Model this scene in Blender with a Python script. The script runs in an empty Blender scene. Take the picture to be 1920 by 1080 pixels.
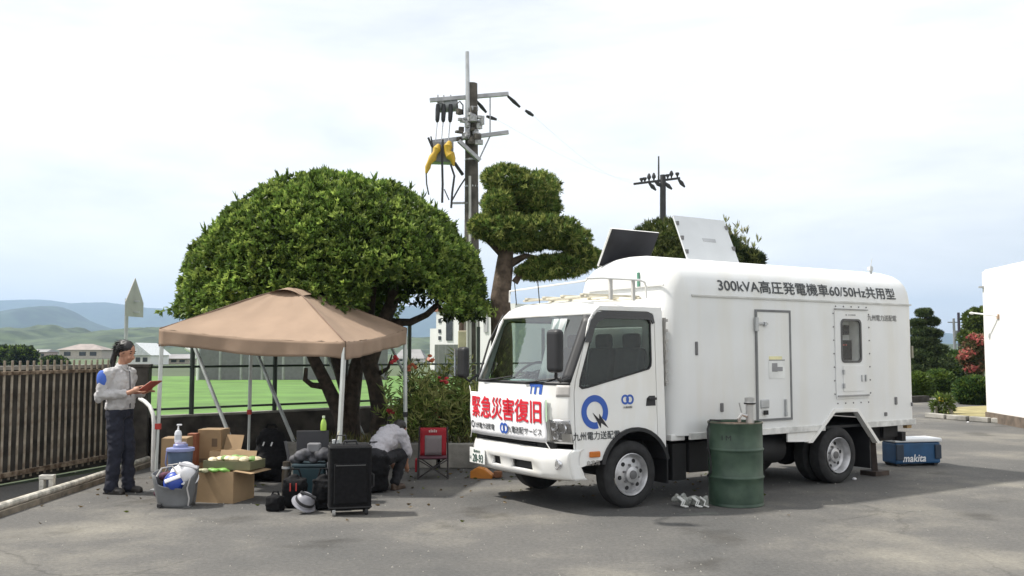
import bpy, bmesh, math, random
import numpy as np
from mathutils import Vector, Matrix, noise
from mathutils.geometry import tessellate_polygon
random.seed(7); rng = np.random.default_rng(7)
R = math.radians
sc = bpy.context.scene
# ------------------------------------------------------------------ camera
FPX, PITCH, CAMH = 1740.0, math.atan(120/1740.0), 1.62
cd = bpy.data.cameras.new('camera'); cam = bpy.data.objects.new('camera', cd); sc.collection.objects.link(cam)
cd.sensor_width = 36; cd.lens = 36*FPX/1920; cd.clip_start = .05; cd.clip_end = 30000
cam.location = (0, 0, CAMH); cam.rotation_euler = (R(90)+PITCH, 0, 0); sc.camera = cam
# ------------------------------------------------------------------ sky
SUN = Vector((-.70, .08, 1)).normalized()
w = bpy.data.worlds.new('World'); sc.world = w; w.use_nodes = True
nt = w.node_tree; N = nt.nodes; L = nt.links; N.clear()
out = N.new('ShaderNodeOutputWorld'); bg = N.new('ShaderNodeBackground'); bg.inputs['Strength'].default_value = .10
sky = N.new('ShaderNodeTexSky'); sky.sky_type = 'NISHITA'; sky.sun_disc = False
sky.sun_elevation = math.asin(SUN.z); sky.sun_rotation = math.atan2(SUN.x, SUN.y) % (2*math.pi)
sky.air_density = 1.2; sky.dust_density = 2.0
tc = N.new('ShaderNodeTexCoord'); mp = N.new('ShaderNodeMapping'); mp.inputs['Scale'].default_value = (1.0, 1.0, 4.5)
nz = N.new('ShaderNodeTexNoise'); nz.inputs['Scale'].default_value = 2.3; nz.inputs['Detail'].default_value = 7; nz.inputs['Roughness'].default_value = .55
nz.inputs['Distortion'].default_value = .35
cr = N.new('ShaderNodeValToRGB'); cr.color_ramp.elements[0].position = .30; cr.color_ramp.elements[0].color = (.60,)*3+(1,)
cr.color_ramp.elements[1].position = .60; cr.color_ramp.elements[1].color = (.97,)*3+(1,)
mx = N.new('ShaderNodeMixRGB'); mx.inputs['Color2'].default_value = (11.0, 10.95, 10.85, 1)
L.new(tc.outputs['Generated'], mp.inputs['Vector']); L.new(mp.outputs[0], nz.inputs['Vector']); L.new(nz.outputs[0], cr.inputs[0])
L.new(cr.outputs[0], mx.inputs['Fac']); L.new(sky.outputs[0], mx.inputs['Color1']); L.new(mx.outputs[0], bg.inputs['Color']); L.new(bg.outputs[0], out.inputs['Surface'])
# ------------------------------------------------------------------ sun
sd = bpy.data.lights.new('sun', 'SUN'); sd.energy = 5.0; sd.angle = R(2.6); sd.color = (1, .955, .88)
so = bpy.data.objects.new('sun', sd); sc.collection.objects.link(so); so.rotation_euler = SUN.to_track_quat('Z', 'Y').to_euler()
sc.view_settings.view_transform = 'Standard'; sc.view_settings.look = 'None'; sc.view_settings.exposure = .27; sc.view_settings.gamma = 1
sc.cycles.max_bounces = 8; sc.cycles.transparent_max_bounces = 16; sc.cycles.volume_bounces = 0
sc.cycles.use_denoising = True
sc.cycles.sample_clamp_indirect = 6

def ray(u, v):
    x, y, z = u-960, FPX, 540-v; c, s = math.cos(PITCH), math.sin(PITCH)
    return x, y*c-z*s, y*s+z*c
def G(u, v, z=0):                       # ground point seen at a photo pixel
    x, y, zz = ray(u, v); t = (z-CAMH)/zz; return x*t, y*t
def AT(u, v, Y):                        # point at distance Y
    x, y, z = ray(u, v); t = Y/y; return Vector((x*t, Y, CAMH+z*t))
# ------------------------------------------------------------------ materials
MATS = {}
def mat(name, col, rough=.6, metal=0, var=.12, scale=5, bump=0, bscale=60, spec=.5, col2=None, detail=4, coat=0, lo=.35, hi=.65):
    if name in MATS: return MATS[name]
    m = bpy.data.materials.new(name); m.use_nodes = True; n = m.node_tree.nodes; l = m.node_tree.links
    b = n['Principled BSDF']; b.inputs['Roughness'].default_value = rough; b.inputs['Metallic'].default_value = metal
    b.inputs['Specular IOR Level'].default_value = spec; b.inputs['Coat Weight'].default_value = coat
    t = n.new('ShaderNodeTexCoord'); z = n.new('ShaderNodeTexNoise'); z.inputs['Scale'].default_value = scale; z.inputs['Detail'].default_value = detail
    r = n.new('ShaderNodeValToRGB'); r.color_ramp.elements[0].position = lo; r.color_ramp.elements[1].position = hi
    a = tuple(min(1, c*(1-var)) for c in col); c2 = tuple(min(1, c*(1+var)) for c in col) if col2 is None else col2
    r.color_ramp.elements[0].color = a+(1,); r.color_ramp.elements[1].color = c2+(1,)
    l.new(t.outputs['Object'], z.inputs['Vector']); l.new(z.outputs[0], r.inputs[0]); l.new(r.outputs[0], b.inputs['Base Color'])
    if bump:
        z2 = n.new('ShaderNodeTexNoise'); z2.inputs['Scale'].default_value = bscale; z2.inputs['Detail'].default_value = 3
        bp = n.new('ShaderNodeBump'); bp.inputs['Strength'].default_value = bump; bp.inputs['Distance'].default_value = .02
        l.new(t.outputs['Object'], z2.inputs['Vector']); l.new(z2.outputs[0], bp.inputs['Height']); l.new(bp.outputs[0], b.inputs['Normal'])
    MATS[name] = m; return m
def glass(name, tint, refl=.10, rough=.02):
    if name in MATS: return MATS[name]
    m = bpy.data.materials.new(name); m.use_nodes = True; n = m.node_tree.nodes; l = m.node_tree.links; n.clear()
    o = n.new('ShaderNodeOutputMaterial'); t = n.new('ShaderNodeBsdfTransparent'); t.inputs[0].default_value = tint+(1,)
    g = n.new('ShaderNodeBsdfGlossy'); g.inputs['Roughness'].default_value = rough
    f = n.new('ShaderNodeLayerWeight'); f.inputs['Blend'].default_value = .5; pw = n.new('ShaderNodeMath'); pw.operation = 'POWER'; pw.inputs[1].default_value = 4
    ma = n.new('ShaderNodeMath'); ma.operation = 'MULTIPLY_ADD'; ma.inputs[1].default_value = .6; ma.inputs[2].default_value = refl
    x = n.new('ShaderNodeMixShader'); l.new(f.outputs['Facing'], pw.inputs[0]); l.new(pw.outputs[0], ma.inputs[0]); l.new(ma.outputs[0], x.inputs[0])
    l.new(t.outputs[0], x.inputs[1]); l.new(g.outputs[0], x.inputs[2]); l.new(x.outputs[0], o.inputs[0]); MATS[name] = m; return m
def leafmat(name, trans=.38, rough=.42, spec=.35):
    if name in MATS: return MATS[name]
    m = bpy.data.materials.new(name); m.use_nodes = True; n = m.node_tree.nodes; l = m.node_tree.links
    b = n['Principled BSDF']; o = n['Material Output']; b.inputs['Roughness'].default_value = rough; b.inputs['Specular IOR Level'].default_value = spec
    a = n.new('ShaderNodeAttribute'); a.attribute_name = 'Col'; tr = n.new('ShaderNodeBsdfTranslucent'); x = n.new('ShaderNodeMixShader'); x.inputs[0].default_value = trans
    l.new(a.outputs['Color'], b.inputs['Base Color']); l.new(a.outputs['Color'], tr.inputs['Color'])
    l.new(b.outputs[0], x.inputs[1]); l.new(tr.outputs[0], x.inputs[2]); l.new(x.outputs[0], o.inputs['Surface']); MATS[name] = m; return m

# ------------------------------------------------------------------ mesh helpers
def link(o, parent=None):
    sc.collection.objects.link(o)
    if parent is not None: o.parent = parent
    return o
def tag(o, label, cat, group=None, kind=None):
    if label: o['label'] = label
    if cat: o['category'] = cat
    if group: o['group'] = group
    if kind: o['kind'] = kind
    return o
def thing(name, label, cat, loc=(0, 0, 0), rz=0, group=None):
    o = bpy.data.objects.new(name, None); o.empty_display_size = .2; link(o)
    o.location = loc; o.rotation_euler = (0, 0, rz); return tag(o, label, cat, group)
def V(*a): return Vector(a)
class MB:
    def __init__(s): s.v = []; s.f = []
    def add(s, vs, fs):
        o = len(s.v); s.v += [tuple(p) for p in vs]; s.f += [tuple(i+o for i in f) for f in fs]; return s
    def box(s, c, d, rz=0, M=None):
        M = M or Matrix.Rotation(rz, 3, 'Z'); c = Vector(c); x, y, z = (k/2 for k in d)
        vs = [c+M @ Vector((a*x, b*y, e*z)) for e in (-1, 1) for a, b in ((-1, -1), (1, -1), (1, 1), (-1, 1))]
        return s.add(vs, [(3, 2, 1, 0), (4, 5, 6, 7), (0, 1, 5, 4), (1, 2, 6, 5), (2, 3, 7, 6), (3, 0, 4, 7)])
    def bar(s, p0, p1, a, b, up=(0, 0, 1)):     # rectangular bar between two points
        p0, p1 = Vector(p0), Vector(p1); d = p1-p0; z = d.normalized(); x = Vector(up).cross(z)
        if x.length < 1e-4: x = Vector((1, 0, 0)).cross(z)
        x.normalize(); y = z.cross(x); M = Matrix((x, y, z)).transposed()
        return s.box((p0+p1)/2, (a, b, d.length), M=M)
    def tube(s, pts, r, n=8, caps=True):
        pts = [Vector(p) for p in pts]; rs = r if isinstance(r, (list, tuple)) else [r]*len(pts)
        vs = []; fs = []; pre = None
        for i, p in enumerate(pts):
            t = (pts[min(i+1, len(pts)-1)]-pts[max(i-1, 0)]).normalized()
            if pre is None:
                x = Vector((0, 0, 1)).cross(t)
                if x.length < 1e-3: x = Vector((1, 0, 0)).cross(t)
            else: x = pre-t*pre.dot(t)
            x.normalize(); pre = x; y = t.cross(x)
            vs += [p+(x*math.cos(2*math.pi*k/n)+y*math.sin(2*math.pi*k/n))*rs[i] for k in range(n)]
        for i in range(len(pts)-1):
            fs += [(i*n+k, i*n+(k+1) % n, (i+1)*n+(k+1) % n, (i+1)*n+k) for k in range(n)]
        if caps: fs += [tuple(range(n))[::-1], tuple(range((len(pts)-1)*n, len(pts)*n))]
        return s.add(vs, fs)
    def lathe(s, prof, n=24, M=None, c=(0, 0, 0), cap=True):
        M = M or Matrix.Identity(3); c = Vector(c); vs = []; fs = []; m = len(prof)
        for r, z in prof: vs += [c+M @ Vector((r*math.cos(2*math.pi*k/n), r*math.sin(2*math.pi*k/n), z)) for k in range(n)]
        for i in range(m-1): fs += [(i*n+k, i*n+(k+1) % n, (i+1)*n+(k+1) % n, (i+1)*n+k) for k in range(n)]
        if cap: fs += [tuple(range(n))[::-1], tuple(range((m-1)*n, m*n))]
        return s.add(vs, fs)
    def ball(s, c, r, n=12, m=8, M=None):
        r = (r,)*3 if not isinstance(r, (list, tuple)) else r; M = M or Matrix.Identity(3); c = Vector(c)
        vs = [c+M @ Vector((0, 0, -r[2]))]; fs = []
        for i in range(1, m):
            a = math.pi*i/m-math.pi/2
            vs += [c+M @ Vector((r[0]*math.cos(a)*math.cos(2*math.pi*k/n), r[1]*math.cos(a)*math.sin(2*math.pi*k/n), r[2]*math.sin(a))) for k in range(n)]
        vs.append(c+M @ Vector((0, 0, r[2]))); e = len(vs)-1
        fs += [(0, 1+(k+1) % n, 1+k) for k in range(n)]
        for i in range(m-2): fs += [(1+i*n+k, 1+i*n+(k+1) % n, 1+(i+1)*n+(k+1) % n, 1+(i+1)*n+k) for k in range(n)]
        fs += [(e, 1+(m-2)*n+k, 1+(m-2)*n+(k+1) % n) for k in range(n)]
        return s.add(vs, fs)
    def cap(s, p0, p1, r0, r1, n=12):           # tapered capsule
        p0, p1 = Vector(p0), Vector(p1); d = p1-p0; t = d.normalized(); pts = []; rs = []
        for k in range(4): a = math.pi/2*(k+.25)/4.25; pts.append(p0-t*r0*math.cos(a)); rs.append(r0*math.sin(a))
        for k in range(4): a = math.pi/2*(4-k)/4.25; pts.append(p1+t*r1*math.cos(a)); rs.append(r1*math.sin(a))
        return s.tube(pts, rs, n)
    def poly(s, outer, holes, fn):              # plate with holes; fn(a, b, 0|1) -> front / back point
        loops = [outer]+list(holes); flat = [p for lp in loops for p in lp]; n = len(flat)
        tris = tessellate_polygon([[Vector((a, b, 0)) for a, b in lp] for lp in loops])
        vs = [fn(a, b, 0) for a, b in flat]+[fn(a, b, 1) for a, b in flat]
        fs = [tuple(t) for t in tris]+[tuple(i+n for i in t[::-1]) for t in tris]; o = 0
        for lp in loops:
            m = len(lp); fs += [(o+i, o+(i+1) % m, o+(i+1) % m+n, o+i+n) for i in range(m)]; o += m
        return s.add(vs, fs)
    def grid(s, P, holes=()):
        a, b = len(P), len(P[0])
        return s.add([p for row in P for p in row], [(i*b+j, i*b+j+1, (i+1)*b+j+1, (i+1)*b+j) for i in range(a-1) for j in range(b-1) if (i, j) not in holes])
    def islands(s):
        p = list(range(len(s.v)))
        def find(a):
            while p[a] != a: p[a] = p[p[a]]; a = p[a]
            return a
        for f in s.f:
            for i in f[1:]: p[find(f[0])] = find(i)
        g = {}
        for f in s.f: g.setdefault(find(f[0]), []).append(f)
        o = []
        for fs in g.values():
            idx = sorted({i for f in fs for i in f}); mp_ = {a: b for b, a in enumerate(idx)}; q = MB(); q.v = [s.v[i] for i in idx]; q.f = [tuple(mp_[i] for i in f) for f in fs]; o.append(q)
        return o
    def split(s, *a, **k): return [q.obj(*a, **k) for q in s.islands()]
    def obj(s, name, m, parent=None, smooth=False, bevel=0, seg=2, ang=35, recalc=True, solid=0, loc=None):
        me = bpy.data.meshes.new(name); me.from_pydata(s.v, [], s.f)
        if recalc:
            bm = bmesh.new(); bm.from_mesh(me); bmesh.ops.recalc_face_normals(bm, faces=bm.faces); bm.to_mesh(me); bm.free()
        if smooth:
            me.polygons.foreach_set('use_smooth', [True]*len(me.polygons)); me.set_sharp_from_angle(angle=R(ang))
        me.materials.append(m); o = bpy.data.objects.new(name, me); link(o, parent)
        if loc: o.location = loc
        if solid: k = o.modifiers.new('s', 'SOLIDIFY'); k.thickness = solid; k.offset = 0
        if bevel: k = o.modifiers.new('b', 'BEVEL'); k.width = bevel; k.segments = seg; k.limit_method = 'ANGLE'; k.angle_limit = R(40)
        return o
def copy_tree(o, parent=None):
    c = o.copy(); sc.collection.objects.link(c)
    if parent is not None: c.parent = parent
    for ch in list(o.children): copy_tree(ch, c)
    return c
CLT = bpy.data.textures.new('folds', 'CLOUDS'); CLT.noise_scale = .075; CLT.noise_depth = 2
def organic(name, mb, m, parent, voxel=.012, it=5, disp=0):
    o = mb.obj(name, m, parent, smooth=True, ang=180)
    k = o.modifiers.new('r', 'REMESH'); k.mode = 'VOXEL'; k.voxel_size = voxel; k.use_smooth_shade = True
    k = o.modifiers.new('s', 'SMOOTH'); k.iterations = it; k.factor = .5
    if disp: k = o.modifiers.new('d', 'DISPLACE'); k.texture = CLT; k.strength = disp; k.mid_level = .45; k.texture_coords = 'LOCAL'
    return o
def text(body, wdt, hgt, fn, name, m, parent, bold=.012):
    c = bpy.data.curves.new('t', 'FONT'); c.body = body; c.resolution_u = 3
    o = bpy.data.objects.new('t', c); sc.collection.objects.link(o)
    me = bpy.data.meshes.new_from_object(o.evaluated_get(bpy.context.evaluated_depsgraph_get()))
    bpy.data.objects.remove(o); bpy.data.curves.remove(c)
    n = len(me.vertices); co = np.empty(n*3); me.vertices.foreach_get('co', co); co = co.reshape(-1, 3)
    lo, hi = co.min(0), co.max(0); d = hi-lo
    x = (co[:, 0]-(lo[0]+hi[0])/2)/d[0]*wdt; y = (co[:, 1]-(lo[1]+hi[1])/2)/d[1]*hgt
    fs = [tuple(p.vertices) for p in me.polygons]; bpy.data.meshes.remove(me); e = bold*hgt*1.2; vs = []; F_ = []
    for i, (dx, dy) in enumerate(((0, 0), (e, 0), (-e, 0), (0, e), (0, -e)) if bold > .004 else ((0, 0),)):
        for a, b in zip(x+dx, y+dy):
            p = Vector(fn(a, b)); nn = (Vector(fn(a+.004, b))-p).cross(Vector(fn(a, b+.004))-p).normalized(); vs.append(p+nn*.0005*i)
        F_ += [tuple(k+i*n for k in f) for f in fs]
    q = MB(); q.v = [tuple(p) for p in vs]; q.f = F_; return q.obj(name, m, parent, recalc=False)
def leaves(name, pos, dirs, Ln, Wd, cols, m, parent, fold=.25, droop=.15):
    n = len(pos); a = dirs/np.linalg.norm(dirs, axis=1, keepdims=True)
    rd = rng.normal(size=(n, 3)); sd_ = np.cross(a, rd); sd_ /= np.linalg.norm(sd_, axis=1, keepdims=True)+1e-9; nn = np.cross(sd_, a)
    Ln = np.broadcast_to(np.asarray(Ln, float), (n,))[:, None]; Wd = np.broadcast_to(np.asarray(Wd, float), (n,))[:, None]
    mid = pos+a*Ln*.48
    co = np.stack([pos, mid+sd_*Wd/2+nn*Wd*fold, pos+a*Ln-nn*Ln*droop, mid-sd_*Wd/2+nn*Wd*fold], 1).reshape(-1, 3)
    me = bpy.data.meshes.new(name); me.vertices.add(n*4); me.vertices.foreach_set('co', co.ravel())
    tri = (np.arange(n)[:, None]*4+np.array([0, 1, 2, 0, 2, 3])).ravel()
    me.loops.add(n*6); me.loops.foreach_set('vertex_index', tri.astype(np.int32)); me.polygons.add(n*2)
    me.polygons.foreach_set('loop_start', np.arange(0, n*6, 3, dtype=np.int32)); me.update(calc_edges=True)
    at = me.attributes.new('Col', 'FLOAT_COLOR', 'POINT'); cc = np.ones((n, 4, 4)); cc[:, :, :3] = cols[:, None, :]; at.data.foreach_set('color', cc.ravel())
    me.materials.append(m); return link(bpy.data.objects.new(name, me), parent)
def leafcols(n, base, tip=(.15, .22, .04), amount=.25, var=.3):
    c = np.array(base)[None]*(1+var*rng.normal(size=(n, 1))).clip(.35, 2); k = rng.random((n, 1)) < amount
    c = np.where(k, np.array(tip)[None]*(1+.2*rng.normal(size=(n, 1))), c); return c.clip(.004, 1)
def ellshell(n, c, r, depth=.15, zmin=-1, lump=.06, ls=3.0, seed=0):
    out_ = []; nn_ = []
    while len(out_) < n:
        d = rng.normal(size=3); d /= np.linalg.norm(d)
        if d[2] < zmin: continue
        k = 1+lump*noise.noise(Vector(d*ls)+Vector((seed, 0, 0)))-depth*rng.random()**2
        out_.append(np.array(c)+d*np.array(r)*k); nv = d/np.array(r); nn_.append(nv/np.linalg.norm(nv))
    return np.array(out_), np.array(nn_)
def rosettes(name, p, nrm, k, Ln, Wd, base, m, parent, spread=1.0, tip=(.15, .22, .04), amount=.25, var=.3, fold=.25, droop=.15):
    n = len(p); P = np.repeat(p, k, 0); D = np.repeat(nrm, k, 0)*.75+rng.normal(size=(n*k, 3))*.55*spread
    cl_ = np.array([1+.3*noise.noise(Vector(q)*1.6)+.22*noise.noise(Vector(q)*5) for q in p])[:, None].clip(.4, 1.8); cols = np.repeat(leafcols(n, base, tip, amount, var)*cl_, k, 0)*(1+.15*rng.normal(size=(n*k, 1)))
    return leaves(name, P, D, Ln*(.7+.6*rng.random(n*k)), Wd*(.8+.4*rng.random(n*k)), cols.clip(.004, 1), m, parent, fold, droop)

white = mat('white paint', (.80, .80, .785), .38, var=.025, scale=2.5, coat=.2)
cream = mat('white box paint', (.725, .735, .735), .42, var=.03, scale=1.6)
def streaks(m, sc_=(5, 5, .5), lo=.86):
    n = m.node_tree.nodes; l = m.node_tree.links; b = n['Principled BSDF']; src = b.inputs['Base Color'].links[0].from_socket
    t = n.new('ShaderNodeTexCoord'); mp_ = n.new('ShaderNodeMapping'); mp_.inputs['Scale'].default_value = sc_; z = n.new('ShaderNodeTexNoise'); z.inputs['Scale'].default_value = 1; z.inputs['Detail'].default_value = 6
    r = n.new('ShaderNodeValToRGB'); r.color_ramp.elements[0].position = .36; r.color_ramp.elements[0].color = (lo, lo*.985, lo*.95, 1); r.color_ramp.elements[1].position = .55; r.color_ramp.elements[1].color = (1,)*4
    x = n.new('ShaderNodeMixRGB'); x.blend_type = 'MULTIPLY'; x.inputs[0].default_value = 1
    l.new(t.outputs['Object'], mp_.inputs[0]); l.new(mp_.outputs[0], z.inputs['Vector']); l.new(z.outputs[0], r.inputs[0]); l.new(src, x.inputs[1]); l.new(r.outputs[0], x.inputs[2]); l.new(x.outputs[0], b.inputs['Base Color'])
streaks(cream, (4, 4, .5), .965); streaks(white, (5, 5, 1.2), .95)
black = mat('black plastic', (.018, .018, .02), .5, var=.2)
rubber = mat('tyre rubber', (.022, .022, .023), .85, var=.25, scale=14)
steel = mat('galvanised steel', (.42, .43, .44), .45, .6, var=.15)
chrome = mat('bright steel', (.7, .7, .72), .22, .9, var=.05)
dark = mat('chassis black', (.012, .012, .013), .7, var=.3)
bark = mat('bark', (.065, .05, .038), .9, var=.4, scale=12, bump=.8, bscale=30)
leafm = leafmat('broad leaf'); needlem = leafmat('needle leaf', .3, .6)
# ------------------------------------------------------------------ ground
def asphalt():
    m = bpy.data.materials.new('old asphalt'); m.use_nodes = True; n = m.node_tree.nodes; l = m.node_tree.links; b = n['Principled BSDF']
    b.inputs['Roughness'].default_value = .88; b.inputs['Specular IOR Level'].default_value = .25
    t = n.new('ShaderNodeTexCoord')
    def nz_(s, d, ro=.5):
        q = n.new('ShaderNodeTexNoise'); q.inputs['Scale'].default_value = s; q.inputs['Detail'].default_value = d; q.inputs['Roughness'].default_value = ro; l.new(t.outputs['Object'], q.inputs['Vector']); return q
    a, f, g = nz_(.42, 7, .6), nz_(26, 5, .75), nz_(120, 2)
    r = n.new('ShaderNodeValToRGB'); e = r.color_ramp.elements
    e[0].position = .38; e[0].color = (.096, .095, .092, 1); e[1].position = .68; e[1].color = (.225, .212, .182, 1)
    k = e.new(.52); k.color = (.125, .121, .114, 1); l.new(a.outputs[0], r.inputs[0])
    r2 = n.new('ShaderNodeValToRGB'); r2.color_ramp.elements[0].position = .35; r2.color_ramp.elements[0].color = (.76,)*3+(1,); r2.color_ramp.elements[1].position = .72; r2.color_ramp.elements[1].color = (1.2,)*3+(1,); l.new(f.outputs[0], r2.inputs[0])
    x = n.new('ShaderNodeMixRGB'); x.blend_type = 'MULTIPLY'; x.inputs[0].default_value = 1; l.new(r.outputs[0], x.inputs[1]); l.new(r2.outputs[0], x.inputs[2])
    vo = n.new('ShaderNodeTexVoronoi'); vo.inputs['Scale'].default_value = 55; l.new(t.outputs['Object'], vo.inputs['Vector'])
    r3 = n.new('ShaderNodeValToRGB'); r3.color_ramp.elements[0].color = (1.35, 1.3, 1.2, 1); r3.color_ramp.elements[0].position = .10; r3.color_ramp.elements[1].position = .3; r3.color_ramp.elements[1].color = (.97,)*3+(1,); l.new(vo.outputs['Distance'], r3.inputs[0])
    y = n.new('ShaderNodeMixRGB'); y.blend_type = 'MULTIPLY'; y.inputs[0].default_value = .6; l.new(x.outputs[0], y.inputs[1]); l.new(r3.outputs[0], y.inputs[2])
    wv = n.new('ShaderNodeTexVoronoi'); wv.feature = 'DISTANCE_TO_EDGE'; wv.inputs['Scale'].default_value = .55; dm_ = n.new('ShaderNodeMixRGB'); dm_.blend_type = 'LINEAR_LIGHT'; dm_.inputs[0].default_value = .12
    wn = nz_(3.0, 5, .7); l.new(t.outputs['Object'], dm_.inputs[1]); l.new(wn.outputs['Color'], dm_.inputs[2]); l.new(dm_.outputs[0], wv.inputs['Vector'])
    rc = n.new('ShaderNodeValToRGB'); rc.color_ramp.elements[0].position = .001; rc.color_ramp.elements[0].color = (.74,)*3+(1,); rc.color_ramp.elements[1].position = .010; rc.color_ramp.elements[1].color = (1,)*4; l.new(wv.outputs['Distance'], rc.inputs[0])
    mk = nz_(.35, 2); rk_ = n.new('ShaderNodeValToRGB'); rk_.color_ramp.elements[0].position = .5; rk_.color_ramp.elements[1].position = .62; l.new(mk.outputs[0], rk_.inputs[0])
    yc = n.new('ShaderNodeMixRGB'); yc.blend_type = 'MULTIPLY'; l.new(rk_.outputs[0], yc.inputs[0]); l.new(y.outputs[0], yc.inputs[1]); l.new(rc.outputs[0], yc.inputs[2])
    os_ = nz_(.9, 3, .6); ro = n.new('ShaderNodeValToRGB'); ro.color_ramp.elements[0].position = .28; ro.color_ramp.elements[0].color = (.55, .54, .52, 1); ro.color_ramp.elements[1].position = .40; ro.color_ramp.elements[1].color = (1,)*4; l.new(os_.outputs[0], ro.inputs[0])
    yo = n.new('ShaderNodeMixRGB'); yo.blend_type = 'MULTIPLY'; yo.inputs[0].default_value = .8; l.new(yc.outputs[0], yo.inputs[1]); l.new(ro.outputs[0], yo.inputs[2])
    l.new(yo.outputs[0], b.inputs['Base Color'])
    bp = n.new('ShaderNodeBump'); bp.inputs['Strength'].default_value = .5; bp.inputs['Distance'].default_value = .01; l.new(g.outputs[0], bp.inputs['Height']); l.new(bp.outputs[0], b.inputs['Normal'])
    return m
def sheet(name, pts, z, m, kind='structure'):
    o = MB().add([(x, y, z) for x, y in pts], [tuple(range(len(pts)))]).obj(name, m, recalc=False); o['kind'] = kind; return o
earth = mat('far land', (.06, .085, .035), .95, var=.3, scale=.02)
sheet('ground', [(-7000, -300), (7000, -300), (7000, 7400), (-7000, 7400)], -.03, earth)
asp = asphalt()
sheet('parking_lot', [(-7.4, -6), (10.9, -6), (10.9, 19), (13, 22.6), (30, 30), (30, 50), (4.5, 50), (4.5, 21.9), (-1.9, 16.4), (-5.3, 13.55), (-7.4, 8)], 0, asp)
grassg = mat('rice green', (.085, .178, .030), .9, var=.22, scale=.5, detail=10, bump=.4, bscale=40)
sheet('field', [(-5.5, 13.9), (-1.9, 17), (4.3, 22.3), (4.3, 62), (-55, 62), (-24, 20)], .012, grassg)
conc = mat('stained concrete', (.26, .25, .225), .9, var=.35, scale=3, bump=.3, bscale=30)
dconc = mat('dark weathered shaded concrete', (.055, .049, .042), .92, var=.5, scale=4, bump=.4, bscale=20)  # dark tone also holds the shade on the wall behind the gate
# hills and mountains
def ridge(name, prof, Y, front, m, amp, nsc, nx=160, ny=26):
    us = np.linspace(prof[0][0], prof[-1][0], nx); vs = np.interp(us, [p[0] for p in prof], [p[1] for p in prof]); P = []
    for j in range(ny):
        t = j/(ny-1); sh = math.sin(min(t/.75, 1)*math.pi/2)**1.1 if t < .75 else math.cos((t-.75)/.25*math.pi/2*.9)
        row = []
        for u, v in zip(us, vs):
            yy = Y+(t-.75)*front; x = (u-960)/FPX*Y; h = (660-v)/FPX*Y+CAMH
            k = noise.fractal(Vector((x/nsc, yy/nsc, 3)), 1, 2.0, 6)
            row.append((x, yy, h*sh+k*amp*(.35+.65*min(1, 4*t))*(1 if t > 0 else 0)-.5))
        P.append(row)
    o = MB().grid(P).obj(name, m, smooth=True, ang=180); o['kind'] = 'structure'; return o
forest = mat('forest slopes', (.022, .04, .02), .95, var=.5, scale=.02, detail=8, bump=1, bscale=.05)
forest2 = mat('wooded hill', (.028, .052, .018), .95, var=.5, scale=.05, detail=10, bump=1, bscale=.25, col2=(.075, .105, .045))
ridge('far_mountains', [(-1200, 600), (-300, 575), (0, 566), (60, 562), (110, 565), (145, 571), (200, 566), (270, 576), (340, 582), (540, 572), (740, 574), (960, 577), (1200, 590), (1500, 610), (1780, 628), (2000, 640), (2600, 645)], 5600, 1500, forest, 16, 420)
ridge('near_mountain', [(-1200, 640), (-500, 590), (-150, 605), (0, 590), (55, 580), (105, 576), (130, 582), (165, 600), (205, 612), (250, 626), (330, 640), (460, 652)], 3000, 900, forest, 9, 260)
ridge('green_hill', [(-900, 628), (-300, 640), (0, 638), (45, 622), (90, 612), (140, 613), (175, 626), (215, 626), (260, 616), (330, 612), (450, 616), (560, 624), (760, 632), (900, 638), (1200, 645), (1700, 646), (2500, 640)], 950, 330, forest2, 3.2, 34, nx=420, ny=40)
# ------------------------------------------------------------------ truck (local: x = to the rear, y = to the far side, z up; origin under the near front wheel)
truck = thing('generator_truck', 'white cab-over generator truck with red-lettered banner and open roof flaps', 'truck', (1.258, 9.778, 0), R(32.75))
CW = 1.84
def y0(z): return .03*max(0, z-.45)
ZX = [(.30, -.93), (.50, -.985), (.68, -.955), (.70, -.90), (1.0, -.945), (1.31, -.925), (2.03, -.60), (2.10, -.52)]
def fx(t, z, zx=ZX): return float(np.interp(z, [a for a, _ in zx], [b for _, b in zx]))+.05*t*t+.10*abs(t)**7
def FP(y, z, off=0):                   # point on the cab front; y from near side to far side
    a = y0(z); t = (y-CW/2)/(CW/2-a); t = max(-1, min(1, t)); return Vector((fx(t, z)-off, max(a, min(CW-a, y)), z))
def frontpatch(ya, yb, za, zb, off=0, ny=14, nz_=6):
    return [[FP(ya+(yb-ya)*j/ny, za+(zb-za)*i/nz_, off) for j in range(ny+1)] for i in range(nz_+1)]
yy_ = [q*CW/1.74 for q in (0, .02, .05, .1, .18, .3, .5, .7, .87, 1.04, 1.24, 1.44, 1.56, 1.64, 1.69, 1.72, 1.74)]
def frontrows(zs, off=0): return [[FP(y0(z)+y/CW*(CW-2*y0(z)), z, off) for y in yy_] for z in zs]
MB().grid(frontrows([.70, .78, .86, .94, 1.0, 1.1, 1.2, 1.28, 1.312])).obj('front_panel', white, truck, True, solid=.012)
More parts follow.
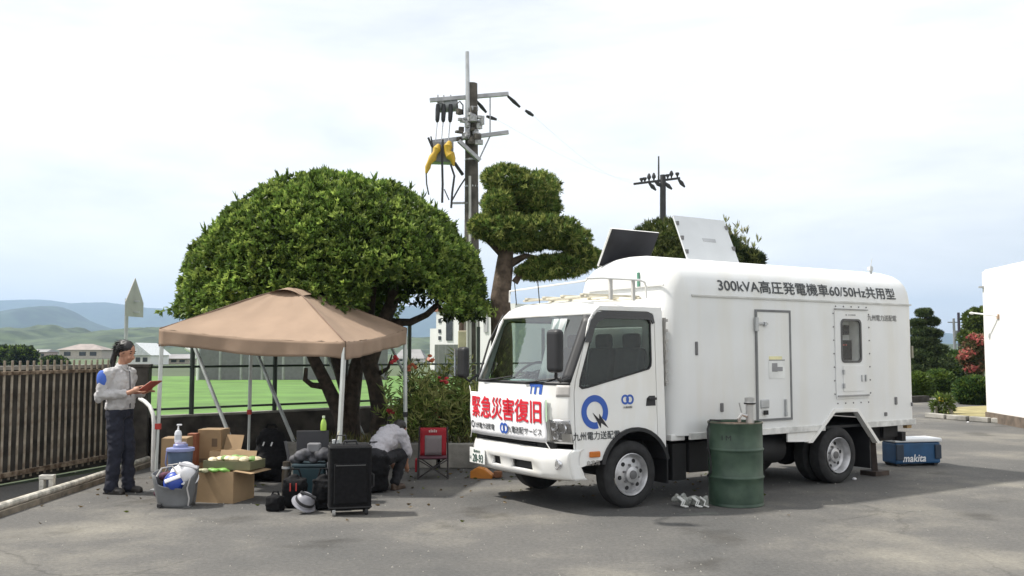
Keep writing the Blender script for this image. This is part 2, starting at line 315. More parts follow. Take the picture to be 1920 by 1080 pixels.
# windscreen surround: header, pillars, glass
hd = MB().grid(frontrows([2.0, 2.03, 2.06, 2.10]))
hd.obj('windscreen_header', white, truck, True, solid=.012)
for nm, sgn in (('near', 0), ('far', 1)):
    P = []
    for z in np.linspace(1.312, 2.0, 10):
        a = y0(z); row = [a+q*(CW-2*a) for q in (0, .012, .03, .05)]
        if sgn: row = [CW-q for q in row]
        P.append([FP(q, z) for q in row])
    MB().grid(P).obj('windscreen_pillar', black if sgn == 0 else white, truck, True, solid=.02)
ws = []
for z in np.linspace(1.30, 2.03, 9):
    a = y0(z); ws.append([FP(a+q*(CW-2*a), z, -.004) for q in np.linspace(.04, .96, 15)])
MB().grid(ws).obj('windscreen', glass('windscreen glass', (.64, .72, .69), .19), truck, True, ang=180)
MB().grid(frontrows([1.285, 1.315], .006)).obj('windscreen_seal', black, truck, True, solid=.01)
# roof
P = []
for i, x in enumerate([0, .02, .06, .15, .3, .5, .7, .85, .94, .98, 1]):
    row = []
    for y in yy_:
        a = y0(2.1); yyv = a+y/CW*(CW-2*a); t = (y-CW/2)/(CW/2); xf = fx(t, 2.10); xx = xf+(.47-xf)*x; tx = 2*x-1
        row.append((xx, yyv, 2.10+.085*(1-abs(t)**6)*(1-abs(tx)**6)))
    P.append(row)
MB().grid(P).obj('cab_roof', white, truck, True, ang=60)
# near and far sides: C-shaped surround and door
arch = [(.04+.47*math.cos(R(a)), .36+.47*math.sin(R(a))) for a in (28, 40, 52, 64, 76, 90, 104, 118, 132, 146, 160)]
win = [(-.675, 1.27), (-.64, 1.245), (-.56, 1.255), (.26, 1.435), (.292, 1.47), (.30, 1.53), (.30, 1.93), (.275, 1.975), (.22, 1.985), (-.36, 1.985), (-.42, 1.965), (-.465, 1.91), (-.665, 1.34)]
door = [(-.728, .45), (-.735, 1.20), (-.715, 1.33), (-.515, 1.95), (-.46, 2.02), (-.38, 2.045), (.27, 2.045), (.335, 2.02), (.352, 1.95), (.352, .71)]+[p for p in arch if -.46 < p[0] < .352]
door_i = door[:10]
def off(poly, d):
    n = len(poly); c = np.mean(poly, axis=0); return [(p[0]+d*np.sign(p[0]-c[0]), p[1]+d*np.sign(p[1]-c[1])) for p in poly]
sur_in = [(x-.009 if x < -.3 else (x+.009 if x > .3 else x), z+(.009 if z > 2.0 else 0)) for x, z in door_i]
sur = [(FP(0, .70).x+.0, .70)]+[(FP(y0(z), z).x, z) for z in (.8, .9, 1.0, 1.1, 1.2, 1.31, 1.5, 1.75, 2.0)]+[(FP(y0(2.1), 2.1).x, 2.10), (.44, 2.10), (.47, 2.06), (.47, .58), (.455, .58)]+[(x, z) for x, z in sur_in[::-1]]
sur[-11:-10] = [sur[-11]]
for side_ in (0, 1):
    S = (lambda a, b, k: (a, y0(b)+.018*k, b)) if side_ == 0 else (lambda a, b, k: (a, CW-y0(b)-.018*k, b))
    MB().poly(sur, [], S).obj('side_surround', white, truck)
    S2 = (lambda a, b, k: (a, y0(b)-.004+.03*k, b)) if side_ == 0 else (lambda a, b, k: (a, CW-y0(b)+.004-.03*k, b))
    d = MB().poly(door, [win[::-1]], S2).obj('door', white, truck, bevel=.004)
    S3 = (lambda a, b, k: (a, y0(b)+.006+.004*k, b)) if side_ == 0 else (lambda a, b, k: (a, CW-y0(b)-.006-.004*k, b))
    c = np.mean(win, axis=0); big = [(c[0]+(p[0]-c[0])*1.03, c[1]+(p[1]-c[1])*1.04) for p in win]
    MB().poly(big, [], S3).obj('window_pane', glass('side glass', (.80, .85, .83), .03), d)
    S4 = (lambda a, b, k: (a, y0(b)-.009+.02*k, b)) if side_ == 0 else (lambda a, b, k: (a, CW-y0(b)+.009-.02*k, b))
    sm = [(c[0]+(p[0]-c[0])*.968, c[1]+(p[1]-c[1])*.955) for p in win]
    MB().poly(win, [sm[::-1]], S4).obj('window_seal', black, d)
    vis = [(-.60, 1.72), (-.515, 1.955), (-.44, 2.03), (-.36, 2.045), (.25, 2.045), (.315, 2.015), (.335, 1.93), (.305, 1.92), (.29, 1.955), (.23, 1.965), (-.34, 1.965), (-.41, 1.94), (-.47, 1.88), (-.53, 1.72)]
    S5 = (lambda a, b, k: (a, y0(b)-.034+.014*k, b)) if side_ == 0 else (lambda a, b, k: (a, CW-y0(b)+.034-.014*k, b))
    MB().poly(vis, [], S5).obj('window_visor', glass('smoked visor', (.07, .07, .08), .08), d)
    if side_ == 0:
        MB().poly([(.20, 1.05), (.215, 1.13), (.25, 1.155), (.36-.03, 1.155), (.335, 1.05)], [], lambda a, b, k: (a, y0(b)-.010+.02*k, b)).obj('handle_recess', black, d, bevel=.004)
        MB().box((.275, -.012, 1.125), (.105, .02, .028)).obj('handle', black, d, bevel=.006)
    lin = [(x*.985, z) for x, z in door[:10]]
    MB().poly([(-.70, .62), (-.71, 1.18), (-.62, 1.22), (.31, 1.42), (.33, .86)], [], (lambda a, b, k: (a, y0(b)+.05+.01*k, b)) if side_ == 0 else (lambda a, b, k: (a, CW-y0(b)-.05-.01*k, b))).obj('door_lining', dark, d)
    A2 = [(.04+.475*math.cos(R(a)), .36+.475*math.sin(R(a))) for a in range(15, 166, 10)]
    A3 = [(.04+.435*math.cos(R(a)), .36+.435*math.sin(R(a))) for a in range(165, 14, -10)]
    MB().poly(A2+A3, [], (lambda a, b, k: (a, -.022+.5*k, b)) if side_ == 0 else (lambda a, b, k: (a, CW+.022-.5*k, b))).obj('mud_guard', black, truck)
# rear wall of cab, floor, interior
MB().poly([(.03, .6), (CW-.03, .6), (CW-.06, 2.10), (.06, 2.10)], [[(.35, 1.45), (.35, 1.9), (1.39, 1.9), (1.39, 1.45)]], lambda a, b, k: (.468-.02*k, a, b)).obj('rear_wall', white, truck)
MB().poly([(.33, 1.43), (1.41, 1.43), (1.41, 1.92), (.33, 1.92)], [], lambda a, b, k: (.452-.004*k, a, b)).obj('rear_window', glass('side glass', (.5, .55, .53)), truck)
MB().box((-.18, CW/2, .80), (1.2, CW-.16, .06)).obj('cab_floor', dark, truck)
seatm = mat('seat cloth', (.03, .03, .034), .9, var=.25, scale=20)
for yc in (.38, .87, 1.42):
    q = MB(); q.box((.02, yc, 1.05), (.46, .42, .16)); q.box((.27, yc, 1.36), (.13, .42, .62), M=Matrix.Rotation(R(8), 3, 'Y')); q.box((.32, yc, 1.74), (.09, .26, .17))
    q.obj('seat', seatm, truck, bevel=.04, seg=3)
q = MB(); q.box((-.66, CW/2, 1.16), (.34, CW-.2, .24)); q.box((-.52, 1.3, 1.27), (.2, .5, .1)); q.box((-.70, .5, 1.29), (.22, .4, .012)); q.obj('dashboard', mat('dash grey', (.06, .065, .065), .7), truck, bevel=.03, seg=3)
q = MB(); M_ = Matrix.Rotation(R(-38), 3, 'Y'); q.tube([Vector((-.36, 1.42, 1.38))+M_ @ Vector((.2*math.cos(a), .2*math.sin(a), 0)) for a in np.linspace(0, 2*math.pi, 25)], .014, 6, False); q.bar((-.36, 1.42, 1.38), (-.5, 1.42, 1.25), .05, .05); q.bar(Vector((-.36, 1.42, 1.38))+M_ @ Vector((0, .2, 0)), Vector((-.36, 1.42, 1.38))+M_ @ Vector((0, -.2, 0)), .03, .02); q.obj('steering_wheel', black, truck, True)
q = MB(); q.box((-.70, .95, 1.305), (.2, .42, .01), .2); q.box((-.72, 1.0, 1.315), (.16, .3, .008), -.15); q.obj('papers', mat('pale paper', (.45, .62, .58), .8), truck)
q = MB(); P = [[(-.62+.02*math.sin(j*1.9)+(1.95-z)*-.3, .30+.035*j, z) for j in range(9)] for z in np.linspace(1.34, 1.97, 7)]; q.grid(P).obj('cab_curtain', mat('grey sheet', (.42, .44, .44), .85), truck, True, ang=180, solid=.004)
# bumper with real openings
ybs = [0, .02, .05, .09, .16, .28, .44, .84, 1.03, 1.23, 1.33, 1.5, 1.62, 1.72, 1.79, 1.82, 1.84]; zbs = [.335, .36, .405, .50, .55, .59, .62, .638]
def BP(y, z, off=0): t = (y-CW/2)/(CW/2); b = np.interp(z, [.335, .36, .45, .55, .62, .638], [-.915, -.955, -.985, -.99, -.97, -.94]); return Vector((b+.05*t*t+.12*abs(t)**7-off, y, z))
holes = {(2, 6), (2, 8)}
q = MB(); q.grid([[BP(y, z) for y in ybs] for z in zbs], holes)
q.grid([[(BP(0, z).x+dx, 0, z) for dx in (0, .05, .10, .16 if z < .5 else .13)] for z in zbs]); q.grid([[(BP(CW, z).x+dx, CW, z) for dx in (0, .05, .12)] for z in zbs])
q.grid([[BP(y, .638), BP(y, .638, -.14)] for y in ybs])
for i, j in holes:
    c4 = [BP(ybs[j], zbs[i]), BP(ybs[j+1], zbs[i]), BP(ybs[j+1], zbs[i+1]), BP(ybs[j], zbs[i+1])]; b4 = [p+Vector((.07, 0, 0)) for p in c4]
    q.add(c4+b4, [(a, (a+1) % 4, (a+1) % 4+4, a+4) for a in range(4)])
bump = q.obj('bumper', white, truck, True, ang=40, solid=.006)
MB().box((-.905, .64, .452), (.02, .46, .12)).box((-.905, 1.13, .452), (.02, .26, .12)).split('vent_backing', dark, bump)
q = MB(); M_ = Matrix.Rotation(R(-90), 3, 'Y'); q.lathe([(.052, 0), (.052, .03), (.043, .034), (.040, .018), (.0, .012)], 20, M_, BP(.10, .50)+Vector((.022, 0, 0)), False); q.obj('fog_lamp', chrome, bump, True)
MB().lathe([(.038, 0), (.03, .012), (0, .016)], 18, M_, BP(.10, .50)+Vector((-.0, 0, 0)), False).obj('fog_lens', glass('lamp glass', (.8, .8, .8), .25), bump, True)
# grille slot and plate
MB().box((-.85, .95, .668), (.06, 1.5, .07)).obj('grille_slot', dark, truck)
q = MB(); [q.box((-.895+.0*k, .98, .650+.02*k), (.02, 1.0, .006)) for k in range(3)]; q.split('grille_bar', black, truck)
def PLT(x, y): return Vector((BP(1.40, .462).x-.030, 1.50-x, .462+y))
MB().poly([(-.165, -.085), (.165, -.085), (.165, .085), (-.165, .085)], [], lambda a, b, k: PLT(a, b)+Vector((.004+.008*k, 0, 0))).obj('number_plate', mat('plate white', (.75, .76, .74), .5), bump, bevel=.004)
npg = mat('plate green ink', (.02, .07, .05), .6)
text('28-93', .22, .085, lambda x, y: PLT(x+.02, y-.025), 'plate_lettering', npg, bump, .02)
text('熊本800', .14, .032, lambda x, y: PLT(x, y+.05), 'plate_lettering', npg, bump, .02)
text('は', .03, .035, lambda x, y: PLT(x-.135, y-.025), 'plate_lettering', npg, bump, .01)
# headlamps
for ya, yb in ((.0, .23), (CW-.23, CW)):
    q = MB(); q.grid(frontpatch(ya, yb, .715, .935, .006, 10, 5)); h = q.obj('headlamp', mat('lamp reflector', (.36, .36, .37), .18, .85, var=.25, scale=18), truck, True, solid=.006)
    q = MB()
    for k, (yc, zc, rr) in enumerate(((.17, .87, .048), (.165, .775, .04), (.08, .85, .05))):
        yq = yc if ya == 0 else CW-yc; q.lathe([(rr, -.004), (rr, .014), (rr*.8, .008), (rr*.5, .0), (0, -.003)], 18, M_, FP(yq, zc, .008), False)
    q.split('lamp_bowl', chrome, h, True)
    q = MB(); q.grid(frontpatch(ya, yb, .72, .93, .032, 10, 5)); q.obj('lamp_cover', glass('lamp glass', (.86, .87, .88), .12), h, True, ang=180)
    yq = .055 if ya == 0 else CW-.055; MB().grid(frontpatch(max(0, yq-.045), min(CW, yq+.045), .72, .80, .014, 4, 3)).obj('indicator', mat('pale lens', (.5, .48, .44), .25), h, True)
MB().grid(frontpatch(.015, .15, 1.17, 1.285, .006, 6, 4)).obj('corner_cap', mat('grey plastic', (.50, .48, .46), .5), truck, True, solid=.012)
# banner and its lettering
def BN(x, y, o=.030): return Vector((-.945+.045*(x/.77)**2+.02*max(0, -y)-o-.006*math.sin(x*9+y*5)-.004*math.sin(x*23), 1.00-x, .935+y))
bn = MB(); bn.grid([[BN(-.755+1.51*j/30+.01*math.sin(i*1.1), -.235+.47*i/8) for j in range(31)] for i in range(9)])
banner = bn.obj('banner', mat('banner cloth', (.82, .82, .84), .7, var=.03), truck, True, ang=180, solid=.003)
red = mat('banner red', (.62, .012, .03), .6, var=.05); blue = mat('logo blue', (.03, .10, .42), .5, var=.05); ink = mat('lettering grey', (.055, .06, .065), .6, var=.1)
text('緊急災害復旧', 1.38, .235, lambda x, y: BN(x+.0, y+.075, .037), 'banner_lettering', red, banner, .02)
text('九州電力送配電', .46, .062, lambda x, y: BN(x-.40, y-.132, .037), 'banner_lettering', ink, banner, .012)
text('九電送配サービス', .58, .07, lambda x, y: BN(x+.40, y-.132, .037), 'banner_lettering', ink, banner, .012)
def ring(fn, cx, cy, r1, r0, a0=0, a1=360, n=36):
    q = MB(); P = [[fn(cx+r*math.cos(R(a)), cy+r*math.sin(R(a))) for r in (r0, r1)] for a in np.linspace(a0, a1, n)]; return q.grid(P)
ring(lambda x, y: BN(x, y, .037), -.69, -.13, .04, .025).obj('logo', ink, banner, recalc=False)
for dx in (-.035, .035): ring(lambda x, y: BN(x, y, .037+.0006*(dx > 0)), .03+dx, -.13, .057, .033).obj('logo', blue, banner, recalc=False)
MB().grid([[BN(.757+.02*i, -.02+.22*j/5, .033) for i in range(2)] for j in range(6)]).obj('banner_strap', mat('pale green tape', (.45, .65, .42), .7), banner)
for q_ in ((-.74, .23, -.80, .30), (.74, -.23, .80, -.30), (-.74, -.23, -.79, -.29)): MB().tube([BN(q_[0], q_[1]), BN(q_[2], q_[3], .02)], .005, 5).obj('banner_cord', white, banner)
q = MB()
for k, dx in enumerate((-.10, -.035, .045)): q.grid([[FP(.43-dx-a*(.02+.012*k)-.012*b, 1.185+.1*b, .010) for a in (0, 1)] for b in (0, .25, .5, .75, 1)])
q.grid([[FP(.43+.11-a*.18, 1.262+.028*b, .011) for a in np.linspace(0, 1, 6)] for b in (0, 1)])
q.obj('front_emblem', blue, truck, recalc=False)
# wipers
for ya, yb in ((.62, .12), (1.5, .9)):
    MB().tube([FP(ya, 1.30, .02), FP((ya+yb)/2, 1.325, .03), FP(yb, 1.36, .016)], [.014, .009, .007], 6).obj('wiper', black, truck, True)
# mirrors
q = MB(); q.box((-1.13, -.20, 1.63), (.10, .20, .42)); mir = q.obj('mirror', black, truck, bevel=.045, seg=4)
MB().tube([(-.80, .02, 1.36), (-.98, -.08, 1.33), (-1.10, -.17, 1.37), (-1.11, -.19, 1.44)], .016, 8).obj('mirror_arm', black, mir, True)
q = MB(); q.box((-.95, CW+.06, 1.50), (.10, .18, .36)); mir = q.obj('mirror', black, truck, bevel=.045, seg=4)
MB().tube([(-.80, CW-.02, 1.36), (-.88, CW+.04, 1.28), (-.95, CW+.06, 1.34)], .016, 8).obj('mirror_arm', black, mir, True)
MB().box((-1.0, CW+.16, 1.50), (.02, .03, .32)).obj('mirror_rim', mat('mirror silver', (.6, .62, .64), .2, .8), mir)
MB().tube([(-.78, CW+.01, 1.30), (-.60, CW+.05, 1.75), (-.42, CW+.02, 2.06)], .012, 6).obj('mirror_stay', black, truck, True)
# door marks
def DS(cx, cz, o=.007): return lambda x, y: (cx+x, y0(cz+y)-o, cz+y)
ring(DS(-.485, 1.01), 0, 0, .172, .105, -35, 285, 48).obj('round_emblem', blue, truck, recalc=False)
bolt = [(-.03, -.005), (.055, -.075), (.055, -.02), (.175, -.17), (.08, -.115), (.075, -.17)]
MB().poly(bolt, [], lambda a, b, k: (-.485+a, y0(1)-.0095+.002*k, 1.01+b)).obj('bolt_emblem', mat('emblem black', (.015, .015, .02), .5), truck)
text('九州電力送配電', .60, .082, DS(-.465, .772), 'door_lettering', ink, truck, .014)
for dx in (-.032, .032): ring(DS(-.05, 1.125, .007+.0006*(dx > 0)), dx, 0, .052, .030).obj('small_emblem', blue, truck, recalc=False)
text('九電送配', .12, .022, DS(-.05, 1.045), 'door_lettering', ink, truck, .005)
text('自家用', .16, .05, DS(-.52, .50), 'door_lettering', mat('faded ink', (.30, .28, .26), .7), truck, .01)
q = MB(); q.box((-.505, -.012, .585), (.13, .03, .06)); q.obj('side_marker', mat('amber lens', (.55, .16, .02), .3), truck, bevel=.01)
# wheels
Mw = Matrix.Rotation(R(90), 3, 'X')          # lathe z -> -y (outwards on near side)
def wheel(x, yo, sgn, dish, spare=False):
    w_ = MB(); M1 = Matrix.Rotation(R(90 if sgn > 0 else -90), 3, 'X'); c = Vector((x, yo, .345))
    r_ = .345
    w_.lathe([(.21, -.20), (.30, -.205), (r_-.02, -.19), (r_, -.165), (r_, -.035), (r_-.018, -.012), (.30, 0), (.27, .004), (.235, -.004), (.212, -.018), (.212, -.16)], 40, M1, c, False)
    t = w_.obj('tyre', rubber, truck, True, 50)
    rm = MB(); rm.lathe([(.214, -.02), (.222, -.004), (.214, .003), (.205, -.006), (.19, -.05-dish*.5), (.165, -.035-dish), (.12, -.022-dish), (.085, -.018-dish), (.082, .012-dish), (.06, .02-dish), (0, .022-dish)], 40, M1, c, False)
    rim = rm.obj('rim', mat('wheel silver', (.50, .50, .51), .4, .55, var=.2, scale=9), t, True, ang=40)
    hb = MB()
    for k in range(6):
        a = 2*math.pi*k/6+.2; p = c+M1 @ Vector((.142*math.cos(a), .142*math.sin(a), -.026-dish)); hb.lathe([(.024, -.006), (.022, .003), (0, .004)], 10, M1, p, False)
    hb.split('rim_hole', dark, t)
    hb = MB()
    for k in range(6):
        a = 2*math.pi*(k+.5)/6+.2; p = c+M1 @ Vector((.1*math.cos(a), .1*math.sin(a), -.018-dish)); hb.lathe([(.013, -.005), (.013, .018), (0, .02)], 6, M1, p, False)
    hb.lathe([(.05, 0), (.045, .03), (0, .034)], 16, M1, c+M1 @ Vector((0, 0, -dish)), False)
    hb.split('wheel_nut', mat('hub grey', (.16, .16, .165), .5, .5), t)
wheel(0, .015, 1, 0.0); wheel(0, CW-.015, -1, 0.0)
wheel(3.33, .02, 1, .07); wheel(3.33, 1.75-.02, -1, .07); wheel(3.33, .26, 1, .0); wheel(3.33, 1.75-.26, -1, .0)
# generator body: lofted sections with rounded shoulders
BW = 1.75
half = [(0, .71), (0, .87), (0, 1.5), (0, 2.02), (0, 2.25), (.006, 2.33), (.025, 2.42), (.065, 2.505), (.13, 2.58), (.24, 2.645), (.42, 2.70), (.64, 2.735), (.875, 2.745)]
sec = half+[(BW-y, z) for y, z in half[-2::-1]]
def station(x, d, skew=0):
    o_ = []
    for i, (y, z) in enumerate(sec):
        yy = d+y*(BW-2*d)/BW; zz = z-d*max(0, (z-2.25)/.495); o_.append((x+(skew if i == 0 else 0), yy, zz))
    return o_
ST = [(.58+.2*(1-math.cos(R(a))), .2*(1-math.sin(R(a))), 0) for a in (0, 10, 20, 32, 45, 60, 75, 90)]+[(1.85, 0, 0), (2.46, 0, 0), (3.24, 0, -.22), (3.39, 0, -.19), (3.66, 0, .16), (3.76, 0, .18), (4.4, 0, 0)]+[(4.88-.1*(1-math.sin(R(a))), .1*(1-math.cos(R(a))), 0) for a in (0, 20, 40, 60, 80, 90)]
q = MB(); hl = {(10, 0), (11, 0), (11, 2), (12, 2)}
q.grid([station(*s_) for s_ in ST], hl); n = len(sec); m_ = len(ST)
q.f += [tuple(range(n)), tuple(range((m_-1)*n, m_*n))]
for (i, j) in ((11, 2), (12, 2)): pass
body = q.obj('generator_body', cream, truck, True, ang=32)
k_ = .42
win4 = [(3.39, 1.5), (3.76, 1.5), (3.76, 2.02), (3.39, 2.02)]
q = MB(); q.add([(a, 0, b) for a, b in win4]+[(a, .16, b) for a, b in win4], [(i, (i+1) % 4, (i+1) % 4+4, i+4) for i in range(4)]+[(4, 5, 6, 7)]); rec = q.obj('control_recess', mat('instrument grey', (.70, .70, .68), .6), truck, recalc=False)
q = MB(); q.box((3.575, .13, 1.645), (.33, .05, .25)); q.box((3.53, .13, 1.89), (.05, .05, .16)); q.box((3.64, .13, 1.90), (.12, .05, .12)); q.box((3.43, .13, 1.88), (.04, .04, .14)); q.split('instrument', dark, rec, bevel=.006)
q = MB(); [q.box((3.46+.05*k, .10, 1.71), (.025, .02, .02)) for k in range(4)]; q.split('switch', mat('switch red', (.4, .1, .08), .5), rec)
frame_o = [(3.36, 1.47), (3.79, 1.47), (3.79, 2.05), (3.36, 2.05)]
def rr(poly, r=.04, n=4):
    x_ = [p[0] for p in poly]; z_ = [p[1] for p in poly]; a, b, c, d = min(x_), max(x_), min(z_), max(z_); o_ = []
    for cx, cz, st in ((b-r, d-r, 0), (a+r, d-r, 90), (a+r, c+r, 180), (b-r, c+r, 270)): o_ += [(cx+r*math.cos(R(st+90*k/n)), cz+r*math.sin(R(st+90*k/n))) for k in range(n+1)]
    return o_
SD = lambda o1, o2: (lambda a, b, k: (a, -o1+(o1+o2)*k, b))
pn = MB().poly(rr([(3.27, 1.04), (3.91, 2.15)], .02), [rr([(3.395, 1.505), (3.755, 2.015)], .05)[::-1]], SD(.012, -.001)).obj('control_panel', cream, truck, bevel=.004)
MB().poly(rr([(3.375, 1.485), (3.775, 2.035)], .06), [rr([(3.40, 1.51), (3.75, 2.01)], .05)[::-1]], SD(.020, 0)).obj('window_gasket', mat('gasket grey', (.10, .10, .10), .7), pn)
MB().poly(rr([(3.40, 1.51), (3.75, 2.01)], .05), [], SD(.002, .004)).obj('window_pane', glass('panel glass', (.95, .96, .96), .01), pn)
MB().poly(rr([(3.40, 1.13), (3.80, 1.45)], .01), [], SD(.02, 0)).obj('hatch', cream, pn, bevel=.004)
q = MB(); [q.box((3.40, -.022, zz), (.02, .03, .06)) for zz in (1.20, 1.37)]; q.split('hatch_hinge', steel, pn)
q = MB(); [q.box((xx, -.022, 1.29), (.022, .02, .085)) for xx in (3.755, 3.835)]; q.split('latch', steel, pn, bevel=.004)
q = MB(); q.box((3.59, -.014, 2.155), (.64, .024, .014)); q.box((3.59, -.014, 1.075), (.6, .03, .018)); q.split('trim_strip', mat('edge grey', (.30, .30, .30), .6), pn)
q = MB()
for zz in np.linspace(1.1, 2.1, 7): q.ball((3.25, -.003, zz), .010, 6, 4); q.ball((3.945, -.003, zz), .010, 6, 4)
for xx in np.linspace(3.3, 3.9, 5): q.ball((xx, -.003, .985), .010, 6, 4); q.ball((xx, -.003, 2.19), .010, 6, 4)
q.obj('rivet', mat('rivet grey', (.2, .2, .2), .5), pn)['kind'] = 'stuff'
q = MB(); [q.box((3.49+.05*k, -.0135, 2.085), (.028, .003, .02)) for k in (0, 1.1, 1.9, 2.6, 3.3)]; q.split('panel_marking', mat('pale marking', (.4, .4, .4), .6), pn)
# hinged side door
sdr = MB().poly([(1.88, .845), (2.43, .845), (2.43, 2.09), (1.88, 2.09)], [], SD(.012, -.001)).obj('side_door', cream, truck, bevel=.003)
gask = mat('door gasket', (.17, .175, .18), .7)
MB().poly([(1.855, .82), (2.455, .82), (2.455, 2.115), (1.855, 2.115)], [[(1.882, .847), (1.882, 2.088), (2.428, 2.088), (2.428, .847)]], SD(.018, -.0012)).obj('door_gasket', gask, sdr)
q = MB(); q.box((1.86, -.025, 1.94), (.05, .03, .16)); q.box((1.97, -.022, 1.95), (.16, .02, .025)); q.box((2.0, -.028, 1.945), (.03, .03, .05)); q.obj('door_hinge', steel, sdr, bevel=.004)
q = MB(); q.box((2.33, -.024, .99), (.022, .03, .15)); q.box((2.33, -.026, .89), (.03, .03, .05)); q.obj('door_handle', steel, sdr, bevel=.005)
q = MB(); q.box((1.98, -.02, 1.02), (.14, .02, .1)); q.obj('latch_plate', steel, sdr, bevel=.03)
MB().box((1.98, -.034, .92), (.07, .012, .05)).obj('latch_slot', dark, sdr)
MB().box((2.20, -.0145, 1.42), (.27, .004, .22)).obj('notice_sticker', mat('sticker white', (.70, .71, .70), .5), sdr)
MB().box((2.18, -.0145, 1.55), (.22, .004, .04)).obj('notice_sticker', mat('sticker yellow', (.72, .68, .40), .5), sdr)
q = MB(); q.box((2.16, -.018, 1.44), (.09, .003, .10)); q.box((2.25, -.018, 1.42), (.09, .003, .05)); q.box((2.20, -.018, 1.525), (.27, .003, .012)); q.obj('sticker_print', mat('print grey', (.25, .25, .26), .6), sdr)
# body trims
dr = MB(); dr.box((2.85, -.006, 2.245), (3.98, .018, .020)); dr.obj('drip_rail', mat('rail grey', (.55, .55, .53), .6), truck)  # one even grey for the drip rail and the front seam
sl = MB(); sl.box((1.92, -.004, .70), (2.24, .03, .075)); sl.box((4.35, -.004, .70), (1.02, .03, .075)); sl.split('lower_sill', mat('sill worn white', (.62, .62, .60), .55, var=.2, scale=8), truck, bevel=.006)
fsl = MB(); fsl.box((.69, .875, .69), (.20, 1.65, .07)); fsl.obj('front_sill', white, truck, bevel=.01)
q = MB()
for xx, zz, ww, hh in ((.925, 1.66, .035, .15), (1.30, 1.0, .045, .10), (4.46, .985, .045, .10), (4.24, .82, .05, .05), (4.80, .93, .03, .05)): q.box((xx, -.006, zz), (ww, .02, hh))
q.split('flush_latch', mat('latch grey', (.16, .16, .165), .5, .4), truck, bevel=.008)
q = MB(); q.box((4.86, .02, 1.62), (.03, .04, .16)); q.obj('rear_hinge', mat('brass grey', (.2, .19, .14), .5), truck)
MB().box((.57, .55, 2.44), (.02, .035, .17)).obj('front_latch', mat('green tape', (.1, .25, .18), .6), truck, bevel=.006)
q = MB(); q.box((.565, .80, 2.355), (.02, 1.36, .012)); q.obj('front_seam', mat('rail grey', (.5, .5, .5)), truck)
# writing on the curved shoulder
arc = [(a, b) for a, b in half[4:9]]; sl_ = [0]
for p, p2 in zip(arc, arc[1:]): sl_.append(sl_[-1]+math.hypot(p2[0]-p[0], p2[1]-p[1]))
def SH(cx, cs): return lambda x, y: (cx+x, float(np.interp(cs+y, sl_, [p[0] for p in arc]))-.006, float(np.interp(cs+y, sl_, [p[1] for p in arc])))
text('300kVA高圧発電機車60/50Hz共用型', 3.24, .155, SH(2.905, .135), 'side_lettering', ink, truck, .014)
text('九州電力送配電', .60, .078, lambda x, y: (4.22+x, -.004, 2.06+y), 'side_lettering', mat('small lettering grey', (.22, .22, .22), .6), truck, .01)
# wheel-arch fender of the body
fl = [(2.80, .53), (3.24, .885), (3.66, .87), (4.04, .46)]
q = MB(); fo = [(2.74, .53), (3.215, .925), (3.68, .91), (4.10, .46)]
for i in range(3):
    a, b, c, d = fl[i], fl[i+1], fo[i+1], fo[i]; vs = [(p[0], yv, p[1]) for yv in (-.02, .06) for p in (a, b, c, d)]
    q.add(vs, [(0, 1, 2, 3), (7, 6, 5, 4), (0, 1, 5, 4), (1, 2, 6, 5), (2, 3, 7, 6), (3, 0, 4, 7)])
q.obj('wheel_arch', white, truck)
q = MB(); q.poly([(2.38, .66), (2.98, .66), (2.80, .54), (2.38, .56)], [], lambda a, b, k: (a, .0+.02*k, b)); q.obj('side_skirt', white, truck)
# flaps on the roof
def flap(x0, x1, ya, za, yb, zb, th):
    nrm = Vector((0, zb-za, -(yb-ya))).normalized()*th; c = [Vector((x0, ya, za)), Vector((x1, ya, za)), Vector((x1, yb, zb)), Vector((x0, yb, zb))]
    return MB().add(c+[p+nrm for p in c], [(0, 1, 2, 3), (7, 6, 5, 4), (0, 1, 5, 4), (1, 2, 6, 5), (2, 3, 7, 6), (3, 0, 4, 7)])
f1 = flap(.60, 1.36, 1.33, 2.66, 1.07, 3.09, .02).obj('roof_flap', white, truck)
f1['label'] = 'black-lined flap standing open over the cab end'
flap(.61, 1.35, 1.318, 2.665, 1.058, 3.085, .006).obj('flap_lining', mat('black foam lining', (.012, .012, .016), .75, var=.5, scale=3), f1)
MB().tube([(.60, 1.33, 2.66), (.60, 1.07, 3.09)], .010, 6).obj('flap_edge', white, f1)
f2 = flap(1.50, 2.38, .71, 2.72, .97, 3.31, .02).obj('roof_flap', mat('flap grey white', (.62, .64, .66), .5, var=.03), truck)
f2['label'] = 'pale flap standing open over the side'
MB().bar((1.50, .70, 2.725), (2.38, .70, 2.725), .02, .02).obj('flap_hinge', steel, f2)
q = MB(); nf = Vector((0, -.915, .403))
for x_, t_ in ((1.52, .2), (1.52, .5), (1.52, .82), (2.36, .35), (2.36, .82)): q.box(Vector((x_, .71+.26*t_, 2.72+.59*t_))+nf*.006, (.035, .03, .05))
q.split('flap_bracket', mat('latch grey', (.16,)*3), f2)
MB().box(Vector((1.98, .71+.26*.5, 2.72+.59*.5))+nf*.003, (.22, .004, .045), M=Matrix.Rotation(R(-23.8), 3, 'X')).obj('flap_label', mat('label grey', (.42, .43, .45), .6), f2)
MB().tube([(4.5, .35, 2.68), (4.5, .35, 2.78)], .02, 8).tube([(4.5, .35, 2.78), (4.53, .35, 2.88)], .005, 5).box((4.47, .34, 2.74), (.06, .05, .05)).obj('roof_aerial', mat('pale grey', (.5, .52, .53), .5), truck)
